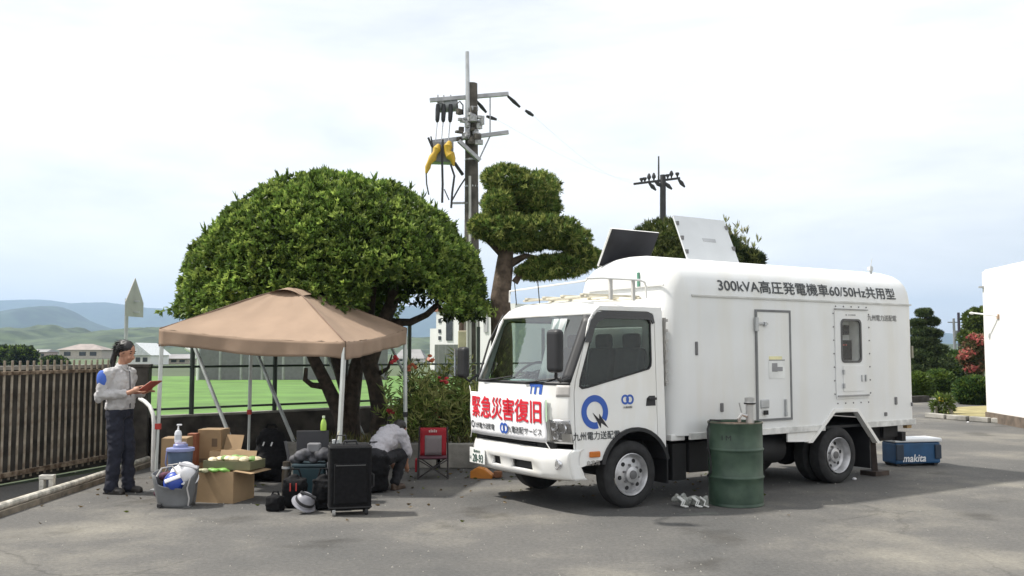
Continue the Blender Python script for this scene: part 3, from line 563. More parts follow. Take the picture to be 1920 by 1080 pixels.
# roof rack on cab
rk = MB(); 
for yv in (.25, .6, .95, 1.3): rk.box((-.08, yv, 2.225), (.78, .06, .022))
for xv in (-.44, -.08, .28): rk.box((xv, .78, 2.205), (.04, 1.2, .02))
rack = rk.obj('roof_rack', mat('rack cream', (.62, .58, .47), .7, var=.2), truck, bevel=.004)
q = MB(); q.tube([(-.50, .12, 2.38), (-.3, .12, 2.395), (.22, .12, 2.395), (.29, .12, 2.375), (.31, .12, 2.33), (.31, .12, 2.2)], .012, 8); q.tube([(-.50, 1.6, 2.2), (-.50, 1.6, 2.33), (-.50, .12, 2.36)], .010, 6); q.obj('rack_rail', white, rack, True)
q = MB(); [q.box((xv, .12, 2.28), (.035, .03, .22)) for xv in (-.18, .13)]; q.split('rack_post', mat('post grey', (.45, .44, .42), .5), rack)
q = MB(); [q.tube([(-.52, yv, 2.16), (-.56, yv-.02, 2.42)], .006, 5) for yv in (.95, 1.42)]; q.split('roof_aerial', black, truck)
# ladder strip behind the cab
q = MB(); q.box((.50, .05, 1.62), (.012, .05, .74)); [q.box((.50, .018, 1.3+.11*k), (.03, .03, .03)) for k in range(7)]; q.obj('hose_rack', mat('strip grey', (.35, .34, .32), .6), truck)
# chassis
ch = MB()
for yv in (.52, 1.22): ch.box((2.0, yv, .60), (5.4, .07, .20))
for xv in (.0, 3.33): ch.tube([(xv, .2, .345), (xv, 1.55, .345)], .07, 10)
ch.ball((3.33, .87, .345), (.2, .2, .2)); ch.box((2.7, .875, .69), (4.2, 1.6, .03)); ch.box((.5, .9, .55), (.3, 1.3, .5)); ch.tube([(.3, .8, .5), (3.2, .87, .42)], .05, 8); ch.box((4.5, .9, .55), (.55, 1.4, .2))
ch.obj('chassis', dark, truck)
q = MB(); q.tube([(1.75, .32, .47), (2.5, .32, .47)], .19, 18); q.obj('fuel_tank', dark, truck, True)
q = MB(); q.box((1.15, .3, .46), (.5, .4, .34)); q.box((.75, .25, .42), (.2, .3, .4)); q.obj('battery_box', dark, truck, bevel=.01)
q = MB(); [q.tube([(xx, .3, .46), (xx, .3, .12)], .008, 5) for xx in (2.05, 2.3)]; q.split('drain_pipe', dark, truck)
q = MB(); q.box((3.98, .28, .40), (.02, .46, .52)); q.box((3.98, 1.47, .40), (.02, .46, .52)); q.box((.52, .24, .42), (.02, .40, .42)); q.split('mud_flap', black, truck)
q = MB(); q.box((4.76, .9, .50), (.08, 1.6, .12)); q.box((4.55, .3, .58), (.3, .3, .16)); q.split('under_run_bar', dark, truck)
q = MB(); q.box((4.78, .06, .64), (.1, .06, .05)); q.obj('marker_lamp', mat('amber dull', (.35, .22, .08), .4), truck)
q = MB(); q.bar((4.38, .32, .62), (4.40, .30, .06), .09, .07); q.box((4.40, .30, .03), (.28, .24, .06)); q.obj('stabiliser_leg', mat('rusty brown steel', (.05, .035, .028), .8, var=.4), truck)
#%%PART2
# ------------------------------------------------------------------ boundary: gate, walls, kerbs
rust = mat('rusty cream steel', (.33, .255, .185), .75, var=.35, scale=7, col2=(.50, .44, .35), bump=.2)
rustd = mat('rust stained rail', (.16, .10, .06), .8, var=.5, scale=14, col2=(.32, .25, .18))
ga, gb = Vector((-7.55, 3.35, 0)), Vector((-5.78, 13.45, 0)); gd = (gb-ga).normalized(); gl = (gb-ga).length
gate = thing('picket_gate', 'rust-streaked cream steel picket gate along the left edge of the lot', 'gate', tuple(ga), math.atan2(gd.y, gd.x))
k0 = None
x_ = gl-.08
while x_ > 5.2:
    if k0 is None: k0 = MB().box((0, 0, .79), (.026, .016, 1.45)).obj('picket', rust, gate); o = k0
    else: o = k0.copy(); sc.collection.objects.link(o)
    o.location = (x_, 0, random.uniform(-.006, .006)); o.rotation_euler = (0, random.uniform(-.006, .006), 0); x_ -= .131
MB().box((gl/2, .0, 1.36), (gl, .045, .045)).obj('rail', rustd, gate, bevel=.005); MB().box((gl/2, .0, .13), (gl, .05, .06)).obj('rail', rustd, gate, bevel=.005)
def wall(name, label, pts, h, th, m, z0=0, cat='wall'):
    t = thing(name, label, cat, (pts[0][0], pts[0][1], 0)); ox, oy = pts[0]; q = MB()
    for (x1, y1), (x2, y2) in zip(pts, pts[1:]): q.bar((x1-ox, y1-oy, z0+h/2), (x2-ox, y2-oy, z0+h/2), h, th, up=(0, 1, 0)) if False else q.box(((x1+x2)/2-ox, (y1+y2)/2-oy, z0+h/2), (math.hypot(x2-x1, y2-y1), th, h), math.atan2(y2-y1, x2-x1))
    return t, q
t, q = wall('concrete_wall', 'stained concrete wall coloured dark for shade behind the picket gate', [(-8.2, 4), (-5.80, 13.75)], 1.40, .12, dconc); q.obj('wall_face', dconc, t, bevel=.01)  # face turned from the sun; its shade is put into the dark colour
MB().box((1.2, 4.875, 1.42), (10.0, .16, .05), math.atan2(9.75, 2.4)).obj('coping', conc, t)
t = thing('gate_pillar', 'dark square concrete pillar behind the standing worker', 'pillar', (-5.42, 13.55, 0), R(12))
MB().box((0, 0, .70), (.30, .30, 1.40)).obj('shaft', dconc, t, bevel=.012); MB().box((0, 0, 1.42), (.33, .33, .05)).obj('cap', dconc, t, bevel=.01)
t, q = wall('field_wall', 'low dark concrete wall between the lot and the green field', [(-5.28, 13.62), (-1.75, 16.75), (4.6, 22.4)], .66, .16, dconc); q.obj('wall_face', dconc, t, bevel=.01)
for (x1, y1), (x2, y2) in (((-5.28, 13.62), (-1.75, 16.75)), ((-1.75, 16.75), (4.6, 22.4))): MB().box(((x1+x2)/2+5.28, (y1+y2)/2-13.62, .675), (math.hypot(x2-x1, y2-y1), .19, .03), math.atan2(y2-y1, x2-x1)).obj('coping', conc, t)
# gate track
t = thing('gate_track', 'worn white pipe and concrete kerb on the ground along the gate', 'kerb', (-5.12, 8.6, 0))
MB().box((-.09, 2.45, .03), (.30, 5.0, .06), R(1.5)).obj('kerb_strip', mat('mossy concrete', (.20, .17, .13), .9, var=.4, scale=6), t)
MB().tube([(.05, 0, .09), (.0, 2.5, .09), (-.12, 4.9, .09)], .036, 10).obj('pipe', mat('worn white pipe', (.55, .52, .45), .6, var=.35, scale=10), t, True)
bx_, by_ = G(88, 922)
t = thing('rail_bracket', 'small white painted steel bracket clamped on the ground rail', 'bracket', (bx_, by_, 0), R(8))
w2 = mat('chipped white paint', (.66, .64, .58), .6, var=.2, scale=20)
MB().box((0, 0, .17), (.16, .10, .05)).obj('top_plate', w2, t, bevel=.006); [MB().box((d_, 0, .073), (.05, .09, .146)).obj('foot', w2, t, bevel=.006) for d_ in (-.052, .052)]
# curved pipe barrier
px_, py_ = G(297, 880)
t = thing('pipe_barrier', 'curved white steel pipe end beside the dark pillar', 'pipe', (px_, py_-.2, 0))
MB().tube([(0, 0, 0), (0, 0, .62), (-.03, .04, .76), (-.11, .12, .87), (-.22, .22, .93), (-.36, .4, .96)], .028, 10).obj('pipe', mat('white pipe', (.7, .7, .68), .4, var=.1), t, True)
# net fence posts with braces on the low wall
t = thing('net_fence', 'green steel net fence posts with pale diagonal braces at the field edge', 'fence', (-5.28, 13.62, 0))
gp_ = mat('dark green post', (.03, .045, .035), .5, var=.2); gs = mat('brace grey', (.40, .42, .41), .5, .3, var=.2)
wd = Vector((3.53, 3.13, 0)).normalized()
for s_ in (.62, 1.98, 3.3, 4.6, 6.2, 7.9): p = wd*s_; MB().tube([p+V(0, 0, .3), p+V(0, 0, 2.1)], .036, 10).obj('post', gp_, t, True)
for s_ in (.66, 1.62, 2.85, 4.2): p = wd*s_+V(0, -.1, 1.75); MB().tube([p, p+V(.92, -.60, -1.72)], .028, 8).obj('brace', gs, t, True)
for z_ in (1.40, .78): MB().tube([wd*-.1+V(0, 0, z_), wd*12+V(0, 0, z_)], .018, 8).obj('rail', gp_, t, True)
# planter kerb + soil
t = thing('planter_kerb', 'low sunlit concrete planter kerb behind the red chair', 'kerb', (-3.2, 13.35, 0))
MB().box((1.05, -.10, .17), (2.2, .16, .34), R(-5)).obj('kerb_block', conc, t, bevel=.015); MB().box((3.35, -.20, .17), (2.3, .16, .34)).obj('kerb_block', conc, t, bevel=.015)
soil = MB().grid([[(-3.3+x*.5, 13.35+y*.45, .24+.05*noise.noise(Vector((x, y, 0)))) for x in range(11)] for y in range(8)]).obj('planter_soil', mat('dry soil', (.10, .085, .05), .95, var=.4, scale=8), smooth=True, ang=180); soil['kind'] = 'structure'
# ------------------------------------------------------------------ domed tree
def tubeth(t, pts, rs, name, m=bark): return MB().tube(pts, rs, 10).obj(name, m, t, True, ang=60)
tr = thing('domed_tree', 'broad clipped evergreen tree with a dome-shaped crown over the tent', 'tree', (-2.3, 14.6, 0))
O = V(-2.3, 14.6, 0)
for pts, rs in (([AT(655, 860, 14.6), AT(640, 780, 14.6), AT(612, 720, 14.5), AT(588, 672, 14.4), AT(560, 610, 14.2)], [.17, .15, .12, .11, .07]),
                ([AT(612, 725, 14.5), AT(585, 722, 14.4), AT(572, 712, 14.4), AT(574, 690, 14.4)], [.07, .055, .05, .035]),
                ([AT(660, 870, 14.7), AT(658, 760, 14.7), AT(668, 690, 14.8), AT(690, 610, 14.8), AT(700, 520, 14.7)], [.19, .17, .14, .11, .08]),
                ([AT(706, 870, 14.5), AT(712, 770, 14.5), AT(703, 720, 14.5), AT(692, 680, 14.5), AT(712, 620, 14.4), AT(738, 560, 14.3), AT(735, 480, 14.2)], [.20, .16, .15, .17, .15, .12, .07]),
                ([AT(725, 605, 14.4), AT(770, 604, 14.3), AT(800, 590, 14.2), AT(830, 562, 14.1), AT(850, 530, 14.1)], [.09, .07, .06, .05, .03]),
                ([AT(650, 740, 14.7), AT(620, 640, 14.9), AT(560, 560, 15), AT(500, 500, 15)], [.12, .10, .08, .04]),
                ([AT(712, 700, 14.5), AT(728, 690, 14.3), AT(735, 665, 14.2)], [.05, .03, .012])):
    tubeth(tr, [Vector(p)-O for p in pts], [q*.82 for q in rs], 'trunk' if len(pts) > 4 else 'branch')
cen = np.array([-2.70, 14.25, 2.22])-np.array(O)
p, nrm = ellshell(11500, cen, (2.28, 2.2, 2.1), .10, -.04, .05, 6)
sk = rng.random(len(p)) < .5
p2, n2 = ellshell(1900, cen+np.array([0, 0, .02]), (2.25, 2.1, .22), .35, -1, .3, 6); k2 = p2[:, 2] < cen[2]+.05; p2, n2 = p2[k2], n2[k2]
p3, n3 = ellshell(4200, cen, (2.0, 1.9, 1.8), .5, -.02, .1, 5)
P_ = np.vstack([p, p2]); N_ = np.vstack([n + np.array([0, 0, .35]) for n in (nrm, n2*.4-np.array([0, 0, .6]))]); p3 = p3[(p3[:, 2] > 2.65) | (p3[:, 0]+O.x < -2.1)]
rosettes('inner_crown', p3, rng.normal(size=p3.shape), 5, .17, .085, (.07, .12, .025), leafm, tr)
zb = 2.2+.42*np.exp(-((P_[:, 0]+O.x+1.52)/.42)**4)+.05*rng.normal(size=len(P_)); kp = (P_[:, 2] > zb) | (P_[:, 0]+O.x < -2.1); P_, N_ = P_[kp], N_[kp]
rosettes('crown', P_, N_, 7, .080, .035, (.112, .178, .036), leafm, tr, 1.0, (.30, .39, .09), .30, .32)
ph = ellshell(70, cen, (2.33, 2.22, 2.15), .01, .35, .05, 5)
rosettes('shoots', ph[0], ph[1]+np.array([0, 0, 1.2]), 6, .14, .03, (.09, .15, .025), leafm, tr, .5)['kind'] = 'stuff'
# twigs drooping by the right limb
pt = np.array([Vector(AT(u, v, 14.2+random.uniform(-.5, .5)))-O for u, v in zip(np.concatenate([rng.uniform(745, 830, 40), rng.uniform(830, 905, 110)]), np.concatenate([rng.uniform(535, 570, 40), rng.uniform(550, 598, 110)]))])
rosettes('hanging_leaves', pt, np.tile([0, 0, -.8], (150, 1)), 5, .10, .04, (.03, .055, .012), leafm, tr)
# ------------------------------------------------------------------ cloud-pruned tree
def pads(t, O, plist, k=7, Ln=.085, Wd=.018, base=(.05, .075, .018), tip=(.14, .16, .05), amount=.3, dens=900, m=needlem):
    P_, N_ = [], []
    for c, r in plist:
        n = int(dens*(r[0]*r[1]+r[0]*r[2]+.2)); p, nn = ellshell(n, np.array(c)-np.array(O), r, .22, -1, .16, 4, seed=c[0]*7)
        P_.append(p); N_.append(nn+np.array([0, 0, .6]))
        p, nn = ellshell(n//3, np.array(c)-np.array(O), (r[0]*.75, r[1]*.75, r[2]*.7), .6, -1, .1, 4); P_.append(p); N_.append(nn)
    return rosettes('crown', np.vstack(P_), np.vstack(N_), k, Ln, Wd, base, m, t, 1.0, tip, amount)
O = V(-.16, 15.2, 0)
cp = thing('cloud_pruned_tree', 'cloud-pruned garden tree with stacked foliage pads behind the truck cab', 'tree', tuple(O))
A_ = lambda u, v, Y=15.2: AT(u, v, Y)
tubeth(cp, [A_(942, 900)-O, A_(941, 640)-O, A_(938, 560)-O, A_(946, 500)-O, A_(952, 440)-O, A_(968, 380)-O, A_(975, 340)-O], [.20, .185, .17, .15, .10, .08, .04], 'trunk', mat('grey bark', (.115, .085, .062), .9, var=.35, scale=10, bump=.8, bscale=25))
for b in (([A_(945, 500), A_(985, 480), A_(1040, 490)], [.09, .05, .03]), ([A_(945, 480), A_(915, 450), A_(895, 440)], [.07, .05, .02]), ([A_(965, 530), A_(985, 500), A_(1060, 500)], [.06, .05, .02])):
    tubeth(cp, [p-O for p in b[0]], b[1], 'branch', MATS['grey bark'])
def pd(u, v, w, h, Y=15.2, d=.8): c = A_(u, v, Y); return (tuple(c), (w/2/FPX*Y, d, h/2/FPX*Y))
pads(cp, O, [pd(948, 336, 84, 46, 15.2, .5), pd(1000, 356, 96, 60, 15.2, .6), pd(1014, 388, 70, 40, 15.2, .45), pd(935, 385, 60, 48, 15, .45), pd(968, 372, 60, 50, 15.4, .4), pd(950, 430, 104, 52, 15.1, .7), pd(1020, 434, 136, 50, 15.1, .75), pd(1060, 448, 90, 34, 15.1, .6), pd(975, 455, 100, 26, 15.2, .6), pd(903, 425, 42, 36, 15, .35), pd(1045, 500, 120, 34, 15.3, .65), pd(1010, 510, 80, 22, 15.3, .5), pd(1090, 484, 70, 40, 15.3, .5)], dens=1250, base=(.105, .165, .036), tip=(.32, .36, .10), amount=.38)
# tree tops behind the truck box
O = V(3.3, 18.5, 0)
t = thing('round_topped_tree', 'clipped round-topped tree rising behind the open roof flaps', 'tree', tuple(O))
tubeth(t, [V(0, 0, 0), V(.1, 0, 1.5), V(.0, 0, 3.2)], [.16, .14, .08], 'trunk')
pads(t, O, [pd(1240, 450, 100, 66, 18.5, .8), pd(1235, 490, 120, 60, 18.5, .9)], dens=900, base=(.06, .085, .02), amount=.45, Ln=.12, Wd=.02)
O = V(5.0, 19.5, 0)
t = thing('wispy_shrub_tree', 'loose shrub with pale upright shoots behind the truck roof', 'tree', tuple(O))
tubeth(t, [V(0, 0, 0), V(.0, 0, 2.0), V(-.1, 0, 3.2)], [.12, .1, .05], 'trunk')
pads(t, O, [pd(1395, 492, 64, 40, 19.5, .6), pd(1365, 480, 50, 60, 19.5, .6)], dens=700, base=(.035, .055, .018), Ln=.13, Wd=.025)
ps = np.array([AT(1370+14*rng.normal()+30*(i > 40), 455+18*rng.normal()+22*(i > 40), 19.5)-O for i in range(60)])
rosettes('shoots', ps, np.tile([0, 0, 1.0], (60, 1)), 6, .18, .03, (.30, .32, .16), leafm, t, .4, (.4, .38, .2), .4)['kind'] = 'stuff'
# ------------------------------------------------------------------ oleander with red flowers
O = V(-1.05, 13.9, .22)
ol = thing('oleander_bush', 'leggy green bush with red flowers between the tent and the truck', 'bush', tuple(O))
sp, sn = [], []; tips = []
for i in range(105):
    a = random.uniform(0, 2*math.pi); rr_ = random.random()**.6; h = random.uniform(.55, 1.35)*(1.06-.25*rr_); base = V(random.uniform(-.6, .6), random.uniform(-.25, .3), 0)
    tip = base+V(math.cos(a)*.55*rr_, math.sin(a)*.4*rr_, h); mid = (base+tip)/2+V(0, 0, .1); tips.append(tip)
    if i < 26: tubeth(ol, [base, mid, tip], [.012, .009, .004], 'stem', mat('green stem', (.10, .11, .04), .8))
    for k in range(17):
        s_ = .18+.82*k/16; p = base*(1-s_)**2+mid*2*s_*(1-s_)+tip*s_**2; sp.append(p); sn.append((random.gauss(0, .5), random.gauss(0, .5), .55))
rosettes('foliage', np.array(sp), np.array(sn), 3, .17, .022, (.22, .30, .08), leafm, ol, .8, (.50, .52, .20), .45, .35)
for k, (u, v) in enumerate(((835, 714), (770, 690), (738, 675), (808, 672), (735, 770), (820, 775))):
    c = AT(u, v, 13.7+.05*(k % 3))-O; f = MB()
    for j in range(7): f.ball(c+V(random.gauss(0, .035), random.gauss(0, .03), random.gauss(0, .03)), (.035, .03, .018), 6, 4, Matrix.Rotation(random.random()*3, 3, 'X'))
    f.obj('flower', mat('red petals', (.55, .05, .06), .6, var=.25) if k % 2 == 0 else mat('coral petals', (.50, .14, .07), .6, var=.25), ol)['kind'] = 'stuff'
# dry weeds on the planter
q = [np.array([rng.uniform(-3.1, 1.0), rng.uniform(13.4, 14.3), .24]) for _ in range(500)]
leaves('weeds', np.array(q), np.stack([rng.normal(0, .4, 500), rng.normal(0, .4, 500), np.ones(500)], 1), .22, .016, leafcols(500, (.12, .13, .04), (.25, .22, .1), .4), leafm, None)
tag(bpy.data.objects['weeds'], 'thin dry weeds growing in the planter bed', 'weeds', kind='stuff')
# ------------------------------------------------------------------ canopy tent
tn = thing('canopy_tent', 'open pop-up canopy tent with tan peaked roof on steel legs', 'tent', (0, 0, 0))
TAN = mat('tan canopy cloth', (.295, .208, .146), .88, var=.07, scale=3, bump=.25, bscale=5)
cor = [V(-1.90, 10.6, 1.735), V(-1.46, 12.89, 1.94), V(-3.75, 13.33, 1.95), V(-4.19, 11.04, 1.895)]; apex = AT(548, 540, 11.95)
rows = 15; cols_ = 24
canopy = MB()
for i in range(4):
    a, b = cor[i], cor[(i+1) % 4]; P = []
    for r_ in range(rows):
        t_ = r_/(rows-1)*.985; row = []
        for c_ in range(cols_+1):
            s_ = c_/cols_; e = a.lerp(b, s_); p = e.lerp(apex, t_); mid = 4*s_*(1-s_)
            p.z += -.05*mid*math.sin(math.pi*t_)-.035*mid*(1-t_)**3+.06*math.sin(math.pi*min(1, t_*1.0))*(t_**1.5)
            p.z += .016*math.exp(-7*min(s_, 1-s_))*math.sin(70*s_+i)*(1-t_)**.7+.006*math.sin(s_*31+t_*9)*math.exp(-(min(s_, 1-s_))*3); p.z += .008*math.sin(s_*19+i*3)*math.sin(t_*4)*(1-mid*.3)+.006*noise.noise(Vector((p.x*3, p.y*3, 1)))
            row.append(p)
        P.append(row)
    canopy.grid(P)
roof = canopy.obj('canopy', TAN, tn, True, ang=50, recalc=False)
cap_ = MB()
for i in range(4):
    a, b = cor[i], cor[(i+1) % 4]; P = []
    for r_ in range(6):
        t_ = .80+.20*r_/5; row = []
        for c_ in range(13):
            s_ = c_/12; p = a.lerp(b, s_).lerp(apex, t_); mid = 4*s_*(1-s_); p.z += .022+(.07 if i == 3 else .012)*mid*(1-t_)/.20-.05*max(0, (t_-.93)/.07)**2; row.append(p)
        P.append(row)
    cap_.grid(P)
cap_.obj('vent_cap', TAN, roof, True, ang=50, recalc=False)
for i in range(4):
    MB().tube([cor[i].lerp(apex, t_)+V(0, 0, .06*math.sin(math.pi*t_)*t_**1.5+.004) for t_ in np.linspace(0, .97, 14)], .009, 6).obj('ridge_seam', mat('seam tan', (.20, .135, .10), .9), roof, True)
cx_ = sum((c for c in cor), V(0, 0, 0))/4
for i in range(4):
    a, b = cor[i], cor[(i+1) % 4]; P = []; out_ = Vector(((a+b)/2-cx_)[:2]).normalized(); nrm_ = V(out_.x, out_.y, 0)
    for r_ in range(7):
        t_ = r_/6; row = []
        for c_ in range(37):
            s_ = c_/36; p = a.lerp(b, s_)+nrm_*(.006+.014*t_*math.sin(s_*17+i*2.1)+.01*t_*math.sin(s_*41+i)); p.z -= .035*4*s_*(1-s_)
            dr_ = (.185 if i != 2 else .2)+.012*math.sin(s_*9+i)+(.02*math.exp(-((s_-.0)/.05)**2)+.02*math.exp(-((s_-1)/.05)**2)); p.z -= dr_*t_; row.append(p)
        P.append(row)
    MB().grid(P).obj('valance', TAN, tn, True, ang=180, recalc=False, solid=.003)
alu = mat('pale painted leg', (.55, .58, .56), .4, .3, var=.08)
for i, c in enumerate(cor):
    ft = V(c.x, c.y, 0); c2 = c+(cx_-c).normalized()*.03; c2.z = c.z-.06
    if i == 0: ft = V(c.x-.07, c.y-.05, 0)
    d_ = (c2-ft); jn = ft+d_*(.40 if i else .30)
    l_ = MB().bar(ft+V(0, 0, .01), jn+d_.normalized()*.08, .030, .030).obj('leg', alu, tn, bevel=.003)
    MB().bar(jn, c2, .042, .042).obj('upper_leg', alu, l_, bevel=.004); MB().box(ft+V(0, 0, .006), (.10, .10, .012)).obj('foot', steel, l_)
    MB().box(jn+V(.0, 0, .01), (.06, .06, .07)).obj('leg_lock', mat('red plastic', (.45, .04, .03), .5) if i in (2, 3) else black, l_, bevel=.006)
for i in range(4):
    a, b = cor[i], cor[(i+1) % 4]; m1 = a.lerp(b, .5); dz = V(0, 0, -.10); ez = V(0, 0, -.17)
    for p0, p1, z0_, z1_ in ((a, m1, dz, ez), (a, m1, ez, dz), (m1, b, dz, ez), (m1, b, ez, dz)): MB().bar(p0+z0_+(cx_-p0)*.02, p1+z1_+(cx_-p1)*.03, .016, .028).obj('truss_bar', alu, tn)
# ------------------------------------------------------------------ utility pole
O = AT(885, 660, 22); O.z = 0
up = thing('utility_pole', 'tall weathered utility pole with transformer gear and two crossarms', 'utility pole', tuple(O))
pc = mat('weathered pole concrete', (.075, .066, .056), .85, var=.4, scale=5); U = lambda u, v, d=0: AT(u, v, 22+d)-O
MB().tube([V(0, 0, 0), U(884, 157)], [.21, .145], 14).obj('pole', pc, up, True, ang=50)
MB().tube([U(878, 260, -.15), U(876, 97, -.15)], [.06, .045], 8).obj('tip_pipe', steel, up, True)
MB().tube([U(869, 700, .1), U(871, 540, .1)], [.13, .12], 12).obj('side_post', mat('brown post', (.06, .035, .025), .8, var=.3), up, True)
arm = mat('galvanised arm', (.36, .36, .38), .5, .4, var=.2)
MB().bar(U(806, 188, -.2), U(953, 176, .2), .09, .09).obj('crossarm', arm, up); MB().bar(U(808, 267, -.2), U(953, 248, .2), .09, .09).obj('crossarm', arm, up)
MB().bar(U(860, 264, -.35), U(900, 301, -.2), .10, .08).obj('brace', arm, up)
q = MB(); q.lathe([(.0, 0), (.12, .0), (.15, .03), (.15, .12), (.13, .13), (.13, .16), (.16, .18), (.16, .44), (.13, .50), (.0, .50)], 16, Matrix.Rotation(R(84), 3, 'Y'), U(820, 200, .05), False); q.obj('switch_gear', mat('gear grey', (.30, .31, .33), .5, var=.25), up, True)
for u in (821, 832, 845): 
    q = MB(); q.tube([U(u, 196, -.1), U(u, 206, -.12), U(u-1, 225, -.15), U(u-1, 229, -.15)], [.045, .06, .05, .03], 10); q.obj('bushing', black, up, True)
    MB().tube([U(u, 192, -.1), U(u, 178, -.1)], .02, 6).obj('bolt', arm, up)
    MB().tube([U(u-1, 229, -.15), U(u-3, 250, -.2), U(u-5, 275, -.25)], .012, 5).obj('drop_wire', arm, up)
cl = mat('clutter grey', (.36, .36, .37), .6, var=.4, scale=15)
for k in range(34):
    u, v = random.gauss(879, 11), random.uniform(196, 270)
    MB().box(U(u, v, -.22+random.uniform(-.08, .02)), (random.uniform(.06, .2), .1, random.uniform(.05, .16)), random.random()).obj('fitting', cl if k % 3 else pc, up, bevel=.01)
MB().tube([U(865, 215, -.2), U(858, 205, -.2), U(856, 195, -.2), U(862, 190, -.2), U(868, 197, -.2), U(868, 215, -.2)], .018, 6).obj('cable_loop', black, up, True)
bx = MB().box(U(829, 287, -.1), (.52, .36, .50), R(8)); sb = bx.obj('switch_box', mat('box grey', (.24, .25, .28), .5, var=.1), up, bevel=.02)
yel = mat('yellow cover', (.52, .33, .03), .5, var=.15)
for pts, rs in (([U(823, 272, -.35), U(819, 280, -.4), U(816, 287, -.4), U(811, 296, -.4), U(805, 305, -.4), U(802, 314, -.4), U(799, 325, -.4)], [.05, .095, .065, .10, .06, .07, .025]), ([U(843, 266, -.35), U(840, 275, -.4), U(839, 284, -.4), U(844, 291, -.4), U(849, 299, -.4), U(851, 311, -.4)], [.05, .11, .075, .12, .07, .03])):
    MB().tube(pts, rs, 10).obj('insulating_cover', yel, up, True)
for pts, r_ in (([U(799, 323, -.4), U(800, 345, -.4), U(804, 365, -.4)], .018), ([U(830, 262, -.4), U(829, 300, -.4), U(830, 345, -.4), U(829, 380, -.4)], .03), ([U(845, 308, -.4), U(852, 330, -.4), U(848, 360, -.4), U(846, 390, -.4)], .028), ([U(852, 305, -.4), U(868, 328, -.3)], .04), ([U(872, 335, -.3), U(862, 350, -.3), U(848, 375, -.3)], .02), ([U(833, 355, -.4), U(842, 375, -.4)], .015), ([U(803, 258, -.3), U(810, 275, -.3)], .03), ([U(808, 256, -.3), U(812, 278, -.3)], .02)):
    MB().tube(pts, r_, 6).obj('cable', black, up, True)
for (u1, v1), (u2, v2) in (((894, 190), (912, 211)), ((952, 180), (975, 201)), ((912, 218), (931, 224)), ((985, 207), (1000, 217))):
    MB().tube([U(u1, v1, .2), U((u1+u2)/2, (v1+v2)/2, .25), U(u2, v2, .3)], [.03, .05, .03], 8).obj('insulator', black, up, True)
MB().tube([U(919, 178, .1), U(919, 255, .1), U(898, 300, 0)], .018, 6).obj('lead_wire', arm, up)
for u in (876, 881, 894): MB().tube([U(u, 330 if u == 881 else 565, -.25), U(u+1, 720, -.25)], .03, 8).obj('conduit', mat('pale conduit', (.45, .44, .42), .5), up, True)
for v in (300, 350, 382): MB().lathe([(.165, -.02), (.165, .02)], 14, None, U(884, v)).obj('band', steel, up, True)
MB().bar(U(845, 381, -.1), U(905, 380, .1), .05, .05).obj('step_bar', arm, up)
MB().box(U(868, 642, -.1), (.22, .2, .55)).obj('meter_box', mat('meter cream', (.45, .40, .28), .6), up, bevel=.02)
O2 = AT(1242, 660, 45); O2.z = 0; W_ = lambda u, v, d=0: AT(u, v, 45+d)-O2
up2 = thing('utility_pole', 'slim far utility pole with one insulator crossarm above the truck', 'utility pole', tuple(O2))
MB().tube([V(0, 0, 0), W_(1243, 328)], [.20, .14], 12).obj('pole', mat('dark pole', (.04, .038, .042), .8), up2, True)
MB().tube([W_(1235, 345), W_(1235, 293)], [.05, .035], 8).obj('tip_pipe', mat('dark pole'  , (.05,)*3), up2, True)
MB().bar(W_(1188, 345), W_(1275, 334), .10, .10).obj('crossarm', MATS['dark pole'], up2)
for u, v, h in ((1203, 343, 8), (1209, 342, 9), (1217, 340, 15), (1226, 339, 15), (1252, 336, 8), (1259, 334, 14), (1270, 333, 10)): MB().lathe([(.03, 0), (.05, .1), (.10, .16), (.10, .24), (.04, h/FPX*45)], 8, None, W_(u, v)).obj('insulator', MATS['dark pole'], up2, True)
for a, b in (((1217, 343), (1230, 357)), ((1246, 342), (1260, 355)), ((1272, 336), (1284, 351)), ((1228, 340), (1240, 350))): MB().tube([W_(*a), W_((a[0]+b[0])/2, (a[1]+b[1])/2), W_(*b)], [.05, .11, .04], 8).obj('stay_insulator', MATS['dark pole'], up2, True)
for (u1, v1), (u2, v2) in (((1000, 217), (1188, 343)), ((931, 224), (1210, 341))):
    a = AT(u1, v1, 22.3); b = AT(u2, v2, 45); pts = [a.lerp(b, k/14)-V(0, 0, .35*math.sin(math.pi*k/14)) for k in range(15)]; 
    tag(MB().tube(pts, .0025, 5).obj('overhead_wire', steel), 'thin wire from the utility pole arm end towards the far pole' if u1 == 1000 else 'thin wire from beside the utility pole shaft towards the far pole', 'wire', 'overhead wires')
t = thing('utility_pole', 'pale distant utility pole right of the garden pine', 'utility pole', AT(1788, 660, 95)[:2]+(0,)) if False else None
for u, lab, m_, Yd, vt, vb in ((1788, 'pale distant utility pole with small crossarm right of the garden pine', 'far pole grey', 95, 597, 690), (1797, 'dark plain distant pole beside the pale distant utility pole', 'far pole dark', 85, 586, 700)):
    b = AT(u+3, 660, Yd); b.z = 0; t = thing('utility_pole', lab, 'utility pole', tuple(b)); top = AT(u, vt, Yd)-b
    MB().tube([V(0, 0, 0), top], [.17, .12], 8).obj('pole', mat(m_, (.20, .21, .22) if u == 1788 else (.035, .03, .045), .8), t, True)
    if u == 1788: MB().bar(top+V(-.6, 0, -.4), top+V(.6, 0, -.4), .1, .1).obj('crossarm', MATS[m_], t); MB().box(top+V(.2, 0, -1.6), (.4, .4, .7)).obj('transformer', MATS[m_], t)
